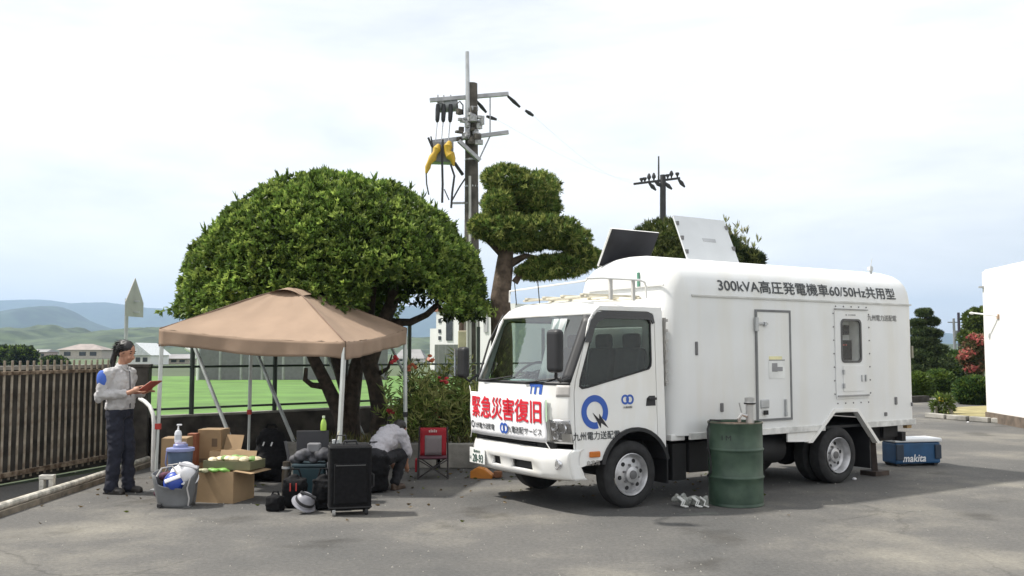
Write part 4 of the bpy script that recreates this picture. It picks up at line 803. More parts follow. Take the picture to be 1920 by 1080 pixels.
# ------------------------------------------------------------------ road sign
b = AT(236, 660, 19); b.z = 0
t = thing('road_sign', 'grey back of a house-shaped road sign on a steel pole above the gate', 'sign', tuple(b), R(0))
MB().tube([V(0, 0, 0), AT(238, 560, 19)-b], .038, 10).obj('pole', steel, t, True)
pl = [(-.0, .80), (.36, .30), (.36, 0), (-.36, 0), (-.36, .30)]; Mz = Matrix.Rotation(R(84), 3, 'Z'); pc_ = AT(252, 594, 19)-b
MB().poly(pl, [], lambda a, bb, k: pc_+Mz @ V(a, .012*k, bb)).obj('plate', mat('sign back grey', (.36, .35, .33), .6, var=.08), t)
[MB().bar(V(0, -.05, AT(238, v, 19).z), AT(262, v, 19)-b, .03, .03).obj('bracket', steel, t) for v in (565, 585)]
# ------------------------------------------------------------------ buildings
wallw = mat('white render', (.76, .745, .72), .8, var=.05, scale=.8, bump=.1)
streaks(wallw, (1.5, 1.5, .3), .90); bo = V(11.12, 21.9, 0); wd_ = V(-.25, -2.2, 0).normalized(); ang_ = math.atan2(wd_.y, wd_.x)
bl = thing('white_annex', 'plain white rendered single-storey building at the right edge', 'building', tuple(bo), ang_)
MB().box((6, 4, 1.86), (12, 8, 3.30)).obj('wall', wallw, bl, bevel=.02); MB().box((6.0, 4, .11), (12.04, 8.04, .22)).obj('plinth', mat('brown plinth', (.13, .10, .075), .85, var=.3), bl); MB().box((6, 4, 3.53), (11.9, 7.9, .05)).obj('parapet', wallw, bl)
l_ = MB().tube([V(.9, -.01, 2.44), V(.7, -.16, 2.47), V(.4, -.35, 2.52)], .018, 8).obj('wall_lamp', mat('lamp white', (.7, .7, .7), .4), bl, True); MB().ball(V(.34, -.38, 2.52), (.07, .05, .035), 10, 6).obj('lamp_head', MATS['lamp white'], l_, True); MB().box((.9, -.015, 2.42), (.09, .03, .10)).obj('lamp_base', mat('rust stain', (.35, .24, .16), .7), l_)
MB().box((.05, -.03, 3.15), (.12, .1, .04)).obj('spout', steel, bl)
winm = mat('dark window', (.03, .035, .04), .15, var=.2)
hw = mat('far white wall', (.72, .72, .70), .8, var=.04, scale=.3); rg = mat('grey tile roof', (.23, .225, .225), .7, var=.15, scale=.6); rb = mat('brown tile roof', (.26, .22, .20), .7, var=.15, scale=.6); rr2 = mat('red roof', (.32, .13, .09), .7)
b = AT(850, 660, 80); b.z = 0; E_ = lambda u, v: AT(u, v, 80)-b
t = thing('white_block', 'stepped white building with narrow dark windows behind the utility pole', 'building', tuple(b), R(-38)); t.scale = (1.55, 1, 1.08)
def fbox(u0, u1, v0, v1, d, dy=0): a, c = E_(u0, v0), E_(u1, v1); return MB().box(((a.x+c.x)/2, dy+d/2, a.z/2), (c.x-a.x, d, a.z))
fbox(822, 872, 590, 700, 5).obj('wall', hw, t); fbox(809, 822.5, 621, 700, 4.6, .2).obj('lower_wing', hw, t); fbox(871, 948, 583, 700, 6, -.3).obj('tall_wing', hw, t)
MB().box((E_(840, 590).x, 2.5, E_(840, 588).z), (2.6, 5.2, .3)).obj('roof', rr2, t)
for u, v in ((828, 608), (828, 626), (828, 638)): MB().box(E_(u, v)+V(0, -.02, 0), (.18, .08, .3)).obj('window', winm, t)
MB().box(E_(844, 622)+V(0, -.03, 0), (.45, .1, 1.9)).obj('window', winm, t); MB().box(E_(905, 612)+V(0, -.35, 0), (.25, .1, 1.6)).obj('window', mat('pale shutter', (.4, .4, .4), .6), t)
b = AT(846, 660, 60); b.z = 0
t = thing('sheet_fence', 'grey sheet-metal fence in front of the stepped white building', 'fence', tuple(b))
for k in range(9): MB().box((-.95+.24*k, .02*(k % 2), 1.05), (.235, .03, 2.1)).obj('panel', mat('grey sheet metal', (.22, .21, .215), .6, var=.12, scale=2), t)
b = AT(372, 660, 54); b.z = 0
t = thing('panel_barrier', 'long grey panel barrier across the far side of the green field', 'barrier', tuple(b))
for k in range(9):
    MB().box((.68+1.22*k, 0, .95), (1.10, .06, 1.9)).obj('panel', mat('barrier grey', (.16, .155, .165), .7, var=.1), t); MB().box((.05+1.22*k, -.02, .98), (.10, .12, 1.96)).obj('post', mat('barrier post', (.33, .33, .33), .6), t)
b = AT(371, 660, 53); b.z = 0; t = thing('white_post', 'thin white post at the left end of the grey panel barrier', 'post', tuple(b)); MB().tube([V(0, 0, 0), V(0, 0, 2.4)], .06, 8).obj('shaft', hw, t); MB().tube([V(-.1, 0, 1.25), V(-.25, 0, 1.6), V(-.7, 0, 1.85)], .11, 8).obj('bent_pipe', hw, t, True)
def house(u0, u1, ve, vp, Y, roofm, lab, hip=.35, wallm=hw, name='house', depth=7, gable=False):
    a = AT(u0, ve, Y); c = AT(u1, ve, Y); pz = AT(u0, vp, Y).z; wx = (c.x-a.x)/2; b = V((a.x+c.x)/2, Y, 0); t = thing(name, lab, 'house', tuple(b)); d = depth/2; e = a.z
    MB().box((0, 0, e/2), (wx*1.8, depth*.88, e)).obj('wall', wallm, t); q = MB()
    if gable: q.add([(-wx, -d, e), (wx, -d, e), (wx, d, e), (-wx, d, e), (0, -d, pz), (0, d, pz)], [(0, 1, 4), (2, 3, 5), (0, 4, 5, 3), (1, 2, 5, 4)])
    else: q.add([(-wx, -d, e), (wx, -d, e), (wx, d, e), (-wx, d, e), (-wx*hip, 0, pz), (wx*hip, 0, pz)], [(0, 1, 5, 4), (2, 3, 4, 5), (0, 4, 3), (1, 2, 5), (0, 3, 2, 1)])
    q.obj('roof', roofm, t)
    for k in (-.55, .1, .55): MB().box((wx*k, -depth*.44-.02, e*.55), (wx*.28, .1, e*.45)).obj('window', winm, t)
    return t
house(118, 205, 656, 645, 230, rb, 'low house with wide brown hipped roof beyond the gate', .3, mat('beige wall', (.45, .40, .35), .8))
house(62, 100, 660, 655, 235, rg, 'small grey flat-roofed house left of the brown-roofed house', .8, mat('pinkish wall', (.42, .33, .31), .8))
house(245, 303, 666, 643, 120, mat('pale metal roof', (.58, .60, .61), .5), 'white gabled shed behind the standing worker', gable=True)
house(20, 60, 664, 658, 300, rg, 'grey-roofed far house at the far left', .5)
house(303, 372, 672, 664, 130, rg, 'long grey-roofed low house under the left canopy edge', .8, mat('beige wall', (.45, .4, .35)))
house(742, 800, 672, 655, 150, rg, 'grey-roofed house seen between the tree trunk and the tent leg', .6)
house(800, 830, 676, 664, 140, rr2, 'small red-roofed house left of the stepped white building', .5)
# trees far left
for u, v, w_, h_, Yd, lab in ((42, 672, 44, 36, 95, 'dark round shrub behind the gate at far left'), (8, 668, 40, 30, 110, 'dark green shrub at the left picture edge'), (102, 682, 40, 16, 100, 'low hedge clump behind the gate')):
    c = AT(u, v, Yd); O = V(c.x, c.y, 0); t = thing('far_shrub', lab, 'shrub', tuple(O), group=None); tubeth(t, [V(0, 0, 0), V(0, 0, c.z)], [.2, .1], 'trunk')
    r3 = (w_/2/FPX*Yd, w_/2/FPX*Yd, h_/2/FPX*Yd); p, nn = ellshell(700, (0, 0, c.z), r3, .3, -1, .25, 3, u); rosettes('crown', p, nn, 4, .5, .3, (.035, .055, .02), leafm, t)
# ------------------------------------------------------------------ garden on the right
lawn = mat('dry lawn', (.30, .26, .11), .95, var=.3, scale=2, col2=(.36, .31, .15), bump=1, bscale=30)
kerb_line = [(10.25, 23.2), (10.6, 22.2), (11.1, 21.2), (11.5, 20.9)]
sheet('lawn', [(10.3, 23.2), (10.6, 22.3), (11.15, 21.3), (24, 21.3), (24, 27.5), (16, 28.5), (12.6, 26.5)], .06, lawn)
t = thing('lawn_kerb', 'low stone edging around the dry lawn by the white building', 'kerb', (10.3, 23.2, 0))
for (x1, y1), (x2, y2) in zip([(10.3, 23.2), (10.5, 22.5), (10.75, 21.9), (11.0, 21.4)], [(10.48, 22.57), (10.72, 21.97), (10.97, 21.47), (11.3, 20.9)]): MB().box(((x1+x2)/2-10.3, (y1+y2)/2-23.2, .06), (math.hypot(x2-x1, y2-y1), .14, .12), math.atan2(y2-y1, x2-x1)).obj('edging_stone', conc, t, bevel=.02)
def bush(u, v, w_, h_, Yd, lab, base=(.07, .12, .028), dens=1500, name='bush', tip=(.12, .17, .03), L_=.16, cat='bush', kk=5):
    c = AT(u, v, Yd); O = V(c.x, c.y, 0); t = thing(name, lab, cat, tuple(O)); r3 = (w_/2/FPX*Yd, w_/2/FPX*Yd*.9, h_/2/FPX*Yd); cz = c.z
    p, nn = ellshell(dens, (0, 0, cz), r3, .18, -1, .08, 3, u); rosettes('crown', p, nn, kk, L_, L_*.45, base, leafm, t, 1, tip, .25)
    tubeth(t, [V(0, 0, 0), V(0, 0, max(.3, cz))], [.12, .06], 'trunk'); return t
bush(1760, 722, 54, 48, 33, 'round clipped bush beside the drive behind the truck')
bush(1722, 724, 44, 42, 32, 'round clipped bush half hidden by the truck tail', (.09, .14, .03))
bush(1828, 734, 66, 46, 29, 'round clipped bush at the corner of the white building', (.055, .105, .03))
bush(1795, 692, 60, 60, 46, 'dark hedge mass behind the drive', (.05, .095, .025), 1500, 'hedge', L_=.22, cat='hedge')
bush(1745, 690, 90, 56, 44, 'dense dark shrub mass behind the garden pine', (.05, .085, .025), 1500, 'shrub', L_=.22, cat='shrub')
O = V(*AT(1838, 660, 40)[:2], 0); t = thing('topiary_tree', 'tall two-tiered clipped topiary behind the red flowering tree', 'tree', tuple(O)); tubeth(t, [V(0, 0, 0), V(0, 0, 2.6)], [.14, .08], 'trunk')
pads(t, O, [pd(1838, 604, 56, 50, 40, .65), pd(1834, 634, 64, 40, 40, .75)], k=5, Ln=.15, Wd=.07, base=(.075, .11, .025), tip=(.14, .18, .04), dens=600, m=leafm)
O = V(*AT(1745, 660, 36)[:2], 0); t = thing('garden_pine', 'dark layered garden pine behind the rear of the truck', 'tree', tuple(O))
tubeth(t, [V(0, 0, 0), V(-.2, 0, 1.6), AT(1735, 590, 36)-O], [.16, .13, .05], 'trunk')
pads(t, O, [pd(1733, 587, 26, 10, 36, .3), pd(1749, 603, 18, 10, 36, .25), pd(1720, 606, 26, 10, 36, .3), pd(1730, 622, 44, 13, 36, .45), pd(1755, 626, 16, 9, 36, .3), pd(1728, 640, 58, 14, 36, .5), pd(1745, 655, 60, 14, 36, .6), pd(1722, 664, 50, 18, 36, .6), pd(1742, 680, 80, 22, 36, .8), pd(1720, 697, 56, 26, 36, .8)], k=6, Ln=.13, Wd=.022, base=(.055, .085, .03), tip=(.13, .17, .07), dens=900)
O = V(*AT(1838, 660, 33)[:2], 0); t = thing('crape_myrtle', 'small tree with pinkish red blossom by the white building', 'tree', tuple(O))
tubeth(t, [V(0, 0, 0), V(.0, 0, .9), AT(1830, 650, 33)-O], [.07, .06, .03], 'trunk'); tubeth(t, [V(.0, 0, .9), AT(1812, 665, 33)-O], [.05, .02], 'branch')
pads(t, O, [pd(1828, 656, 44, 44, 33, .45), pd(1842, 665, 30, 56, 33, .4), pd(1815, 672, 26, 26, 33, .35), pd(1828, 690, 30, 24, 33, .4)], k=4, Ln=.11, Wd=.05, base=(.10, .11, .045), tip=(.24, .13, .08), dens=700, m=leafm)
P_ = []; 
for u, v, w_, h_ in ((1830, 632, 26, 12), (1812, 660, 20, 12), (1822, 690, 18, 10), (1848, 645, 18, 20), (1838, 640, 24, 16), (1806, 668, 16, 8)): 
    c = AT(u, v, 32.7)-O; p, nn = ellshell(60, c, (w_/2/FPX*33, .35, h_/2/FPX*33), .5, -1, .3, 3); P_.append(p)
P_ = np.vstack(P_); leaves('blossom', P_, rng.normal(size=P_.shape), .12, .10, leafcols(len(P_), (.40, .10, .09), (.30, .16, .10), .35), leafm, t)
O = V(*G(1768, 780), 0); t = thing('flower_clump', 'small clump of yellow flowers with stakes at the lawn corner', 'plant', tuple(O))
p, nn = ellshell(160, (0, 0, .28), (.22, .2, .24), .3, -1, .2, 3); rosettes('foliage', p, nn, 4, .14, .04, (.09, .13, .03), leafm, t)
for k in range(6): MB().ball((random.uniform(-.18, .18), random.uniform(-.2, .0), random.uniform(.35, .52)), (.035, .035, .025), 8, 5).obj('flower', mat('yellow petals', (.6, .45, .05), .6), t)
for k in (-.22, .16): MB().box((k, -.1, .12), (.06, .06, .26), .2).obj('stake', conc, t)
sheet('garden_bed', [(8.0, 27.5), (13.5, 30.5), (16.5, 33), (16.5, 60), (5, 60), (5, 27.5)], .05, mat('garden soil', (.09, .085, .045), .95, var=.4, scale=2))
t = thing('bed_edging', 'dark low edging along the garden bed behind the truck', 'kerb', (8, 27.5, 0)); MB().box((2.75, 1.4, .10), (6.3, .2, .2), math.atan2(3, 5.5)).obj('kerb_block', dconc, t)
sheet('drive', [(13.7, 30.3), (16.7, 31.5), (22, 52), (18.5, 54)], .056, mat('pale gravel', (.22, .21, .19), .95, var=.2, scale=4))
# ------------------------------------------------------------------ drum with pump
O = V(2.395, 10.05, 0)
dm = thing('oil_drum', 'green steel oil drum with rusty top in front of the truck', 'drum', tuple(O), .4)
gm = mat('green drum paint', (.036, .074, .050), .48, var=.3, scale=5, col2=(.058, .098, .066), bump=.12, bscale=7)
r = .286; pr = [(.0, .02), (r-.006, .02), (r-.004, .0), (r+.004, .004), (r+.004, .018), (r-.002, .026)]
for k in range(13): pr.append((r, .04+.18*k/12))
pr += [(r+.004, .285), (r+.012, .295), (r+.012, .303), (r+.004, .313), (r, .32), (r, .43), (r, .56), (r+.004, .575), (r+.012, .585), (r+.012, .593), (r+.004, .603), (r, .612), (r, .74), (r-.001, .85), (r+.005, .858), (r+.006, .872), (r-.002, .876), (r-.012, .872), (r-.014, .850)]
MB().lathe(pr, 48, cap=False).obj('shell', gm, dm, True, ang=50)
MB().lathe([(r-.013, .846), (.15, .850), (0, .850)], 40, cap=False).obj('lid', mat('rusty drum lid', (.28, .13, .07), .8, var=.4, scale=10, col2=(.45, .34, .26)), dm, True)
MB().lathe([(r+.0065, .866), (r+.004, .8775), (r-.003, .878)], 48, cap=False).obj('rim_wear', mat('worn rim', (.16, .13, .10), .6, var=.4, scale=20), dm, True)
q = MB(); [q.box((-r*math.sin(.22*k-.75+1.57*0)-.0, 0, 0), (.001, .001, .001)) for k in range(0)]
def DR(x, y): a = -R(90)-.4-.55+x/r; return ((r+.003)*math.cos(a), (r+.003)*math.sin(a), y)
text('I M', .10, .05, lambda x, y: DR(x, .72+y), 'drum_marking', black, dm, .0)['kind'] = 'stuff'
O2 = V(2.58, 10.13, .85)
pm = thing('barrel_pump', 'grey metal hand pump standing on the green drum', 'pump', tuple(O2))
pmm = mat('pump alloy', (.50, .50, .50), .35, .6, var=.15)
MB().lathe([(.0, 0), (.045, 0), (.045, .20), (.05, .205), (.0, .205)], 18, cap=False).obj('barrel', pmm, pm, True); MB().lathe([(.0, .206), (.062, .206), (.062, .225), (.055, .23), (.055, .275), (.0, .285)], 18, cap=False).obj('cap', pmm, pm, True); MB().lathe([(.064, .206), (.064, .222)], 18).obj('clamp_band', black, pm, True)
MB().tube([V(-.04, -.02, .08), V(-.10, -.03, .10), V(-.13, -.03, .05), V(-.12, -.02, .02)], .02, 8).obj('outlet', pmm, pm, True); MB().tube([V(-.09, 0, .11), V(-.115, 0, .22)], .008, 6).obj('handle', pmm, pm); MB().tube([V(.03, 0, .0), V(.03, .02, .18)], .016, 8).obj('side_pipe', pmm, pm, True)
hz_ = thing('drum_hose', 'thin black hose hanging down beside the green drum', 'hose', (2.10, 10.0, 0)); MB().tube([V(.14, .05, .885), V(.02, .0, .895), V(-.015, -.02, .80), V(-.01, -.02, .6), V(.02, -.02, .45), V(.015, -.03, .35), V(-.02, 0, .30)], .010, 8).obj('hose', black, hz_, True)
# ------------------------------------------------------------------ rag bundle
O = V(*G(1294, 950), 0); rb_ = thing('glove_bundle', 'crumpled grey work gloves and cords on the asphalt before the drum', 'gloves', tuple(O))
q = MB()
for k in range(16): q.ball((random.uniform(-.15, .17), random.uniform(-.05, .06), random.uniform(.03, .09)), (random.uniform(.035, .075), .035, random.uniform(.02, .04)), 8, 6, Matrix.Rotation(random.random()*3, 3, 'Y'))
organic('glove_heap', q, mat('grey knit', (.27, .28, .26), .9, var=.3, scale=40, bump=.6, bscale=120), rb_, .010, 2)
for k in range(7): 
    x = random.uniform(-.15, .1); MB().tube([V(x, -.05, .11), V(x+.05, -.09, .07), V(x+.03, -.10, .03), V(x+.08, -.11, .015)], .009, 6).obj('cord', mat('pale cord', (.55, .56, .54), .8), rb_, True)
# ------------------------------------------------------------------ blue cool box behind the truck
O = V(*G(1722, 874), 0); cb = thing('cool_box', 'blue cool box with white lid behind the truck', 'cool box', tuple(O), R(12))
cbm = mat('cool box blue', (.012, .07, .17), .45, var=.15); wl = mat('cool box white', (.74, .76, .78), .4, var=.04)
MB().box((0, .16, .185), (.72, .34, .30)).obj('tub', cbm, cb, bevel=.025, seg=3); MB().box((0, .16, .365), (.76, .37, .055)).obj('lid', wl, cb, bevel=.018, seg=3)
MB().box((.31, -.018, .20), (.10, .03, .20)).obj('corner_guard', mat('navy plastic', (.02, .035, .06), .5), cb, bevel=.01); MB().box((-.30, -.015, .20), (.12, .03, .22)).obj('corner_guard', MATS['navy plastic'], cb, bevel=.01)
for k in (-.3, .3): MB().tube([V(k, .02, .035), V(k, .3, .035)], .035, 10).obj('wheel', black, cb, True)
text('makita', .36, .10, lambda x, y: (x-.06+.18*y, -.014, .115+y), 'lettering', wl, cb, .03)
# ------------------------------------------------------------------ orange wheel chock
O = V(*G(905, 898), 0); t = thing('wheel_chock', 'orange plastic wheel chock under the bumper corner', 'wheel chock', tuple(O), R(-10))
MB().poly([(-.17, 0), (.12, 0), (.12, .04), (.02, .12), (-.08, .14), (-.17, .09)], [], lambda a, b, k: (a, .02+.16*k, b)).obj('wedge', mat('orange plastic', (.55, .20, .025), .5, var=.15), t, bevel=.012); MB().box((.18, .1, .05), (.10, .1, .08)).obj('handle_block', mat('brown plastic', (.20, .08, .03), .6), t, bevel=.01)
# ------------------------------------------------------------------ folding chair
O = V(*G(812, 893), 0); fc = thing('folding_chair', 'small red camping chair with grey mesh back by the planter', 'chair', tuple(O), R(4))
rd = mat('red fabric', (.32, .012, .022), .8, var=.12); gy = mat('grey mesh', (.20, .175, .18), .85, var=.1); ft = mat('dark frame tube', (.05, .045, .045), .5, .4)
P = [[(x, .02+.06*(z-.3)-.03*math.cos(x*5), z) for x in np.linspace(-.17, .17, 9)] for z in np.linspace(.27, .63, 7)]
bk = MB().grid(P).obj('backrest', rd, fc, True, ang=180, solid=.014)
MB().grid([[(x, .0+.06*(z-.3)-.03*math.cos(x*5), z) for x in np.linspace(-.11, .11, 7)] for z in np.linspace(.275, .53, 6)]).obj('mesh_panel', gy, bk, True, ang=180, solid=.006)
q = MB(); [q.box((-.05+.022*k, -.022, .585+.004*(k % 2)), (.014, .004, .028+.008*(k % 2))) for k in range(5)]; q.obj('faded_mark', mat('pale mark', (.6, .5, .48), .7), bk)['kind'] = 'stuff'
MB().grid([[(x, -.30+.32*y_, .27-.03*math.sin(math.pi*y_)) for x in np.linspace(-.18, .18, 5)] for y_ in np.linspace(0, 1, 5)]).obj('seat', mat('plum mesh', (.10, .035, .05), .85), fc, True, ang=180, solid=.014)
for x in (-.19, .19):
    MB().tube([V(x, -.30, .0), V(x, -.26, .27)], .011, 8).obj('leg', ft, fc, True); MB().tube([V(x, .04, .0), V(x, .03, .27), V(x*.95, .06, .64)], .011, 8).obj('leg', ft, fc, True)
    MB().tube([V(x, -.30, .01), V(-x, .04, .25)], .008, 6).obj('cross_brace', ft, fc, True)
MB().tube([V(-.19, -.3, .02), V(.19, -.3, .25)], .008, 6).tube([V(.19, -.3, .02), V(-.19, -.3, .25)], .008, 6).obj('front_brace', ft, fc, True)
MB().box((-.215, -.12, .16), (.03, .2, .16)).obj('side_pocket', rd, fc, bevel=.01)
# ------------------------------------------------------------------ luggage and boxes under the tent
card = mat('cardboard', (.35, .24, .135), .85, var=.1, scale=4); cardd = mat('cardboard inner', (.27, .19, .11), .9)
def suitcase(name, lab, loc, rz, w_, d_, h_, m, cat='suitcase'):
    s = thing(name, lab, cat, loc, rz); MB().box((0, 0, .05+h_/2), (w_, d_, h_)).obj('shell', m, s, bevel=.035, seg=4)
    MB().box((0, -d_/2-.012, .05+h_*.42), (w_*.78, .03, h_*.62)).obj('front_pocket', m, s, bevel=.02, seg=3); MB().box((0, -d_/2-.03, .05+h_*.70), (w_*.70, .006, .008)).obj('zip', mat('zip grey', (.09,)*3, .4), s)
    for z_ in (.05+h_*.05, .05+h_*.97): MB().box((0, 0, z_), (w_*1.01, d_*1.01, .012)).obj('piping', black, s)
    q = MB().tube([V(-.07, -d_*.1, .05+h_), V(-.06, -d_*.1, .085+h_), V(.06, -d_*.1, .085+h_), V(.07, -d_*.1, .05+h_)], .012, 8).obj('top_handle', black, s, True)
    MB().tube([V(w_/2, -.02, .4*h_), V(w_/2+.025, -.02, .42*h_), V(w_/2+.025, -.02, .6*h_), V(w_/2, -.02, .62*h_)], .011, 8).obj('side_handle', black, s, True)
    for x in (-1, 1):
        for y in (-1, 1): MB().lathe([(0, -.016), (.034, -.016), (.036, 0), (.034, .016), (0, .016)], 14, Matrix.Rotation(R(90), 3, 'Y'), (x*(w_/2-.05), y*(d_/2-.03), .036), False).obj('wheel', mat('wheel grey', (.34, .34, .33), .5) if y < 0 and x < 0 else rubber, s, True)
    return s
nyl = mat('black nylon', (.009, .009, .010), .85, var=.25, scale=30, bump=.3, bscale=150, spec=.18)
suitcase('suitcase', 'tall black nylon suitcase on wheels standing nearest the camera', tuple(V(*G(646, 968), 0)+V(.02, .15, 0)), R(14), .42, .27, .64, nyl)
O = V(*G(500, 903), 0); bp_ = thing('backpack', 'bulky black backpack standing behind the cardboard box', 'backpack', tuple(O), R(-10)); bp_.scale = (1.2, 1.1, 1.0)
q = MB(); q.ball((0, .1, .26), (.19, .14, .28), 16, 10); q.ball((0, .1, .48), (.17, .12, .18), 14, 8); q.ball((0, -.02, .2), (.14, .08, .16), 12, 8); q.box((0, .1, .16), (.34, .22, .30)); organic('pack_body', q, nyl, bp_, .014, 4, .05)
MB().tube([V(-.06, .1, .66), V(-.04, .1, .70), V(.04, .1, .70), V(.06, .1, .66)], .014, 8).obj('top_loop', nyl, bp_, True)
for x in (-.03, .06): MB().box((x, -.03, .47), (.012, .012, .05), M=Matrix.Rotation(.3, 3, 'Y')).obj('zip_pull', mat('white tag', (.7, .7, .7), .5), bp_)
MB().tube([V(.18, .05, .5), V(.24, .0, .3), V(.2, -.02, .08)], .018, 8).obj('strap', mat('grey strap', (.12, .12, .125), .8), bp_, True)
# tote
O = V(*G(322, 952), 0)+V(0, .12, 0); tb = thing('tote_bag', 'open grey shopping tote slumped on the asphalt', 'bag', tuple(O), R(6)); tb.scale = (1, 1, .82)
tm = mat('grey tote cloth', (.155, .16, .165), .85, var=.12, bump=.15, bscale=20); P = []
for r_ in range(9):
    t_ = r_/8; row = []
    for k in range(33):
        a = 2*math.pi*k/32; sx, sy = math.copysign(abs(math.cos(a))**.5, math.cos(a)), math.copysign(abs(math.sin(a))**.5, math.sin(a)); top = .40+.07*math.cos(2*a)+.03*math.sin(3*a+1)-(.09 if -2.2 < a-2*math.pi < -1.2 else 0)*t_
        row.append((sx*(.17+.05*t_+.012*math.sin(5*a+3*t_)), sy*(.13+.04*t_+.012*math.cos(4*a+5*t_)), top*t_))
    P.append(row)
q = MB().grid(P); q.add([(-.17, -.13, .004), (.17, -.13, .004), (.17, .13, .004), (-.17, .13, .004)], [(0, 1, 2, 3)]); q.obj('bag_body', tm, tb, True, ang=60, solid=.008, recalc=False)
for y_ in (-.13, .13): MB().tube([V(-.16, y_*1.3, .40), V(-.12, y_, .50), V(-.02, y_*.8, .52), V(.05, y_*1.2, .42)], .010, 6).obj('strap', mat('strap pale', (.42, .41, .40), .8), tb, True)
MB().tube([V(.18, -.17, .38), V(.15, -.175, .25), V(.17, -.16, .12), V(.16, -.15, .03)], .009, 6).obj('strap', MATS['strap pale'], tb, True)
MB().box((-.13, -.15, .035), (.05, .03, .05)).obj('foot_tab', black, tb, bevel=.01)
def helmet(name, lab, loc, rot, s=1, main=None, band=None):
    h = thing(name, lab, 'helmet', loc); h.rotation_euler = rot; q = MB()
    pr = [(.0, .125*s), (.05*s, .12*s), (.09*s, .095*s), (.115*s, .05*s), (.122*s, .0), (.116*s, .0), (.108*s, .045*s), (.085*s, .085*s), (0, .11*s)]
    q.lathe(pr, 22, cap=False); q.obj('shell', main, h, True); q = MB(); q.lathe([(.118*s, .0), (.15*s, -.012*s), (.15*s, -.018*s), (.118*s, -.006*s)], 22, cap=False); q.obj('brim', main, h, True)
    if band == black: [MB().lathe([(.1175*s, .022*s), (.1205*s, .024*s), (.114*s, .058*s), (.112*s, .058*s)], 22, cap=False).obj('dark_band', black, h, True) for _ in (0,)]
    MB().box((0, 0, .118*s), (.22*s*.9, .05*s, .02)).obj('crest', band, h, bevel=.008); MB().tube([V(.11*s, 0, .0), V(.07*s, .03*s, -.10*s), V(-.07*s, .03*s, -.10*s), V(-.11*s, 0, 0)], .008, 6).obj('chin_strap', black, h, True)
    return h
whh = mat('helmet white', (.72, .72, .74), .35, var=.05); bluh = mat('helmet blue', (.03, .07, .36), .4)
helmet('helmet', 'white safety helmet lying on top of the grey tote', tuple(O+V(.10, -.03, .335)), (R(35), R(15), .4), 1.0, whh, mat('helmet grey', (.4, .4, .42), .4))
helmet('helmet', 'blue and white safety helmet tucked in the grey tote', tuple(O+V(.02, -.09, .265)), (R(65), R(-20), .2), .85, bluh, whh)
t = thing('cloth_bundle', 'plum and grey clothes stuffed in the grey tote', 'clothes', tuple(O+V(-.08, 0, .22))); q = MB(); [q.ball((random.uniform(-.09, .06), random.uniform(-.08, .08), random.uniform(-.12, .10)), (.07, .05, .05), 8, 6) for k in range(12)]; organic('cloth', q, mat('plum cloth', (.085, .03, .05), .9, var=.5, scale=14), t, .014, 2)
# boxes
def cbox(name, lab, loc, rz, d, opened=False, m=card):
    t = thing(name, lab, 'box', loc, rz); w_, dd, h = d
    if not opened: MB().box((0, 0, h/2), d).obj('carton', m, t, bevel=.006); MB().box((0, 0, h+.001), (w_*.98, .045, .003)).obj('tape', mat('parcel tape', (.40, .30, .18), .4), t); return t
    q = MB(); th = .006
    for c, s_ in (((0, -dd/2, h/2), (w_, th, h)), ((0, dd/2, h/2), (w_, th, h)), ((-w_/2, 0, h/2), (th, dd, h)), ((w_/2, 0, h/2), (th, dd, h)), ((0, 0, .004), (w_, dd, th))): q.box(c, s_)
    q.obj('carton', m, t)
    MB().box((w_/2+.10, 0, h-.005), (.22, dd*.98, .006), M=Matrix.Rotation(R(6), 3, 'Y')).obj('flap', m, t); MB().box((-w_/2-.02, 0, h+.09), (.2, dd*.98, .006), M=Matrix.Rotation(R(-78), 3, 'Y')).obj('flap', m, t) if False else None
    MB().box((0, dd/2+.03, h+.08), (w_*.98, .2, .006), M=Matrix.Rotation(R(70), 3, 'X')).obj('flap', m, t); return t
bo_ = V(-3.16, 10.34, 0)
cbox('cardboard_box', 'large open cardboard box under a tray of food', tuple(bo_), R(-14), (.46, .44, .335), True)
t = thing('food_tray', 'clear tray of wrapped bread and greens resting on the open box', 'tray', tuple(bo_+V(.10, -.0, .342)), R(-12))
MB().poly([(-.28, -.17), (.28, -.17), (.28, .17), (-.28, .17)], [], lambda a, b, k: (a, b, .002+.012*k)).obj('tray_base', mat('olive tray', (.13, .13, .07), .4), t)
q = MB(); [q.box(c, s_) for c, s_ in (((0, -.17, .05), (.56, .008, .09)), ((0, .17, .05), (.56, .008, .09)), ((-.28, 0, .05), (.008, .33, .09)), ((.28, 0, .05), (.008, .33, .09)))]; q.obj('tray_side', mat('olive tray', (.13,)*3), t)
for k in range(13): MB().ball((-.22+.036*k, random.uniform(-.1, .1), .09+.015*random.random()), (.055, .07, .035), 10, 6, Matrix.Rotation(random.random()*2, 3, 'Z')).obj('wrapped_roll', (mat('cream bread', (.62, .54, .36), .5, var=.2, scale=20), mat('cream bread', (.6,)*3), mat('green veg', (.20, .33, .10), .5, var=.3, scale=15))[k % 3], t, True)
for k, (x, y) in enumerate(((-.17, -.27), (-.06, -.26), (.03, -.25))): 
    t = thing('leafy_vegetable', ('pale green vegetable at the left corner of the open box', 'bright green vegetable in the middle of the open box', 'large bright green vegetable hanging over the open box edge')[k], 'vegetable', tuple(bo_+V(x, y+.03, .335))); q = MB(); [q.ball((random.uniform(-.04, .05), random.uniform(-.03, .03), random.uniform(0, .025)), (.05, .035, .02), 8, 5) for _ in range(5)]; organic('leaf_mass', q, mat('bright greens', (.17, .36, .07), .5, var=.3, scale=20) if k else mat('pale greens', (.36, .36, .22), .5), t, .01, 1)
cbox('cardboard_box', 'plain cardboard box beside the left tent leg', (-4.02, 11.25, 0), R(6), (.30, .30, .60))
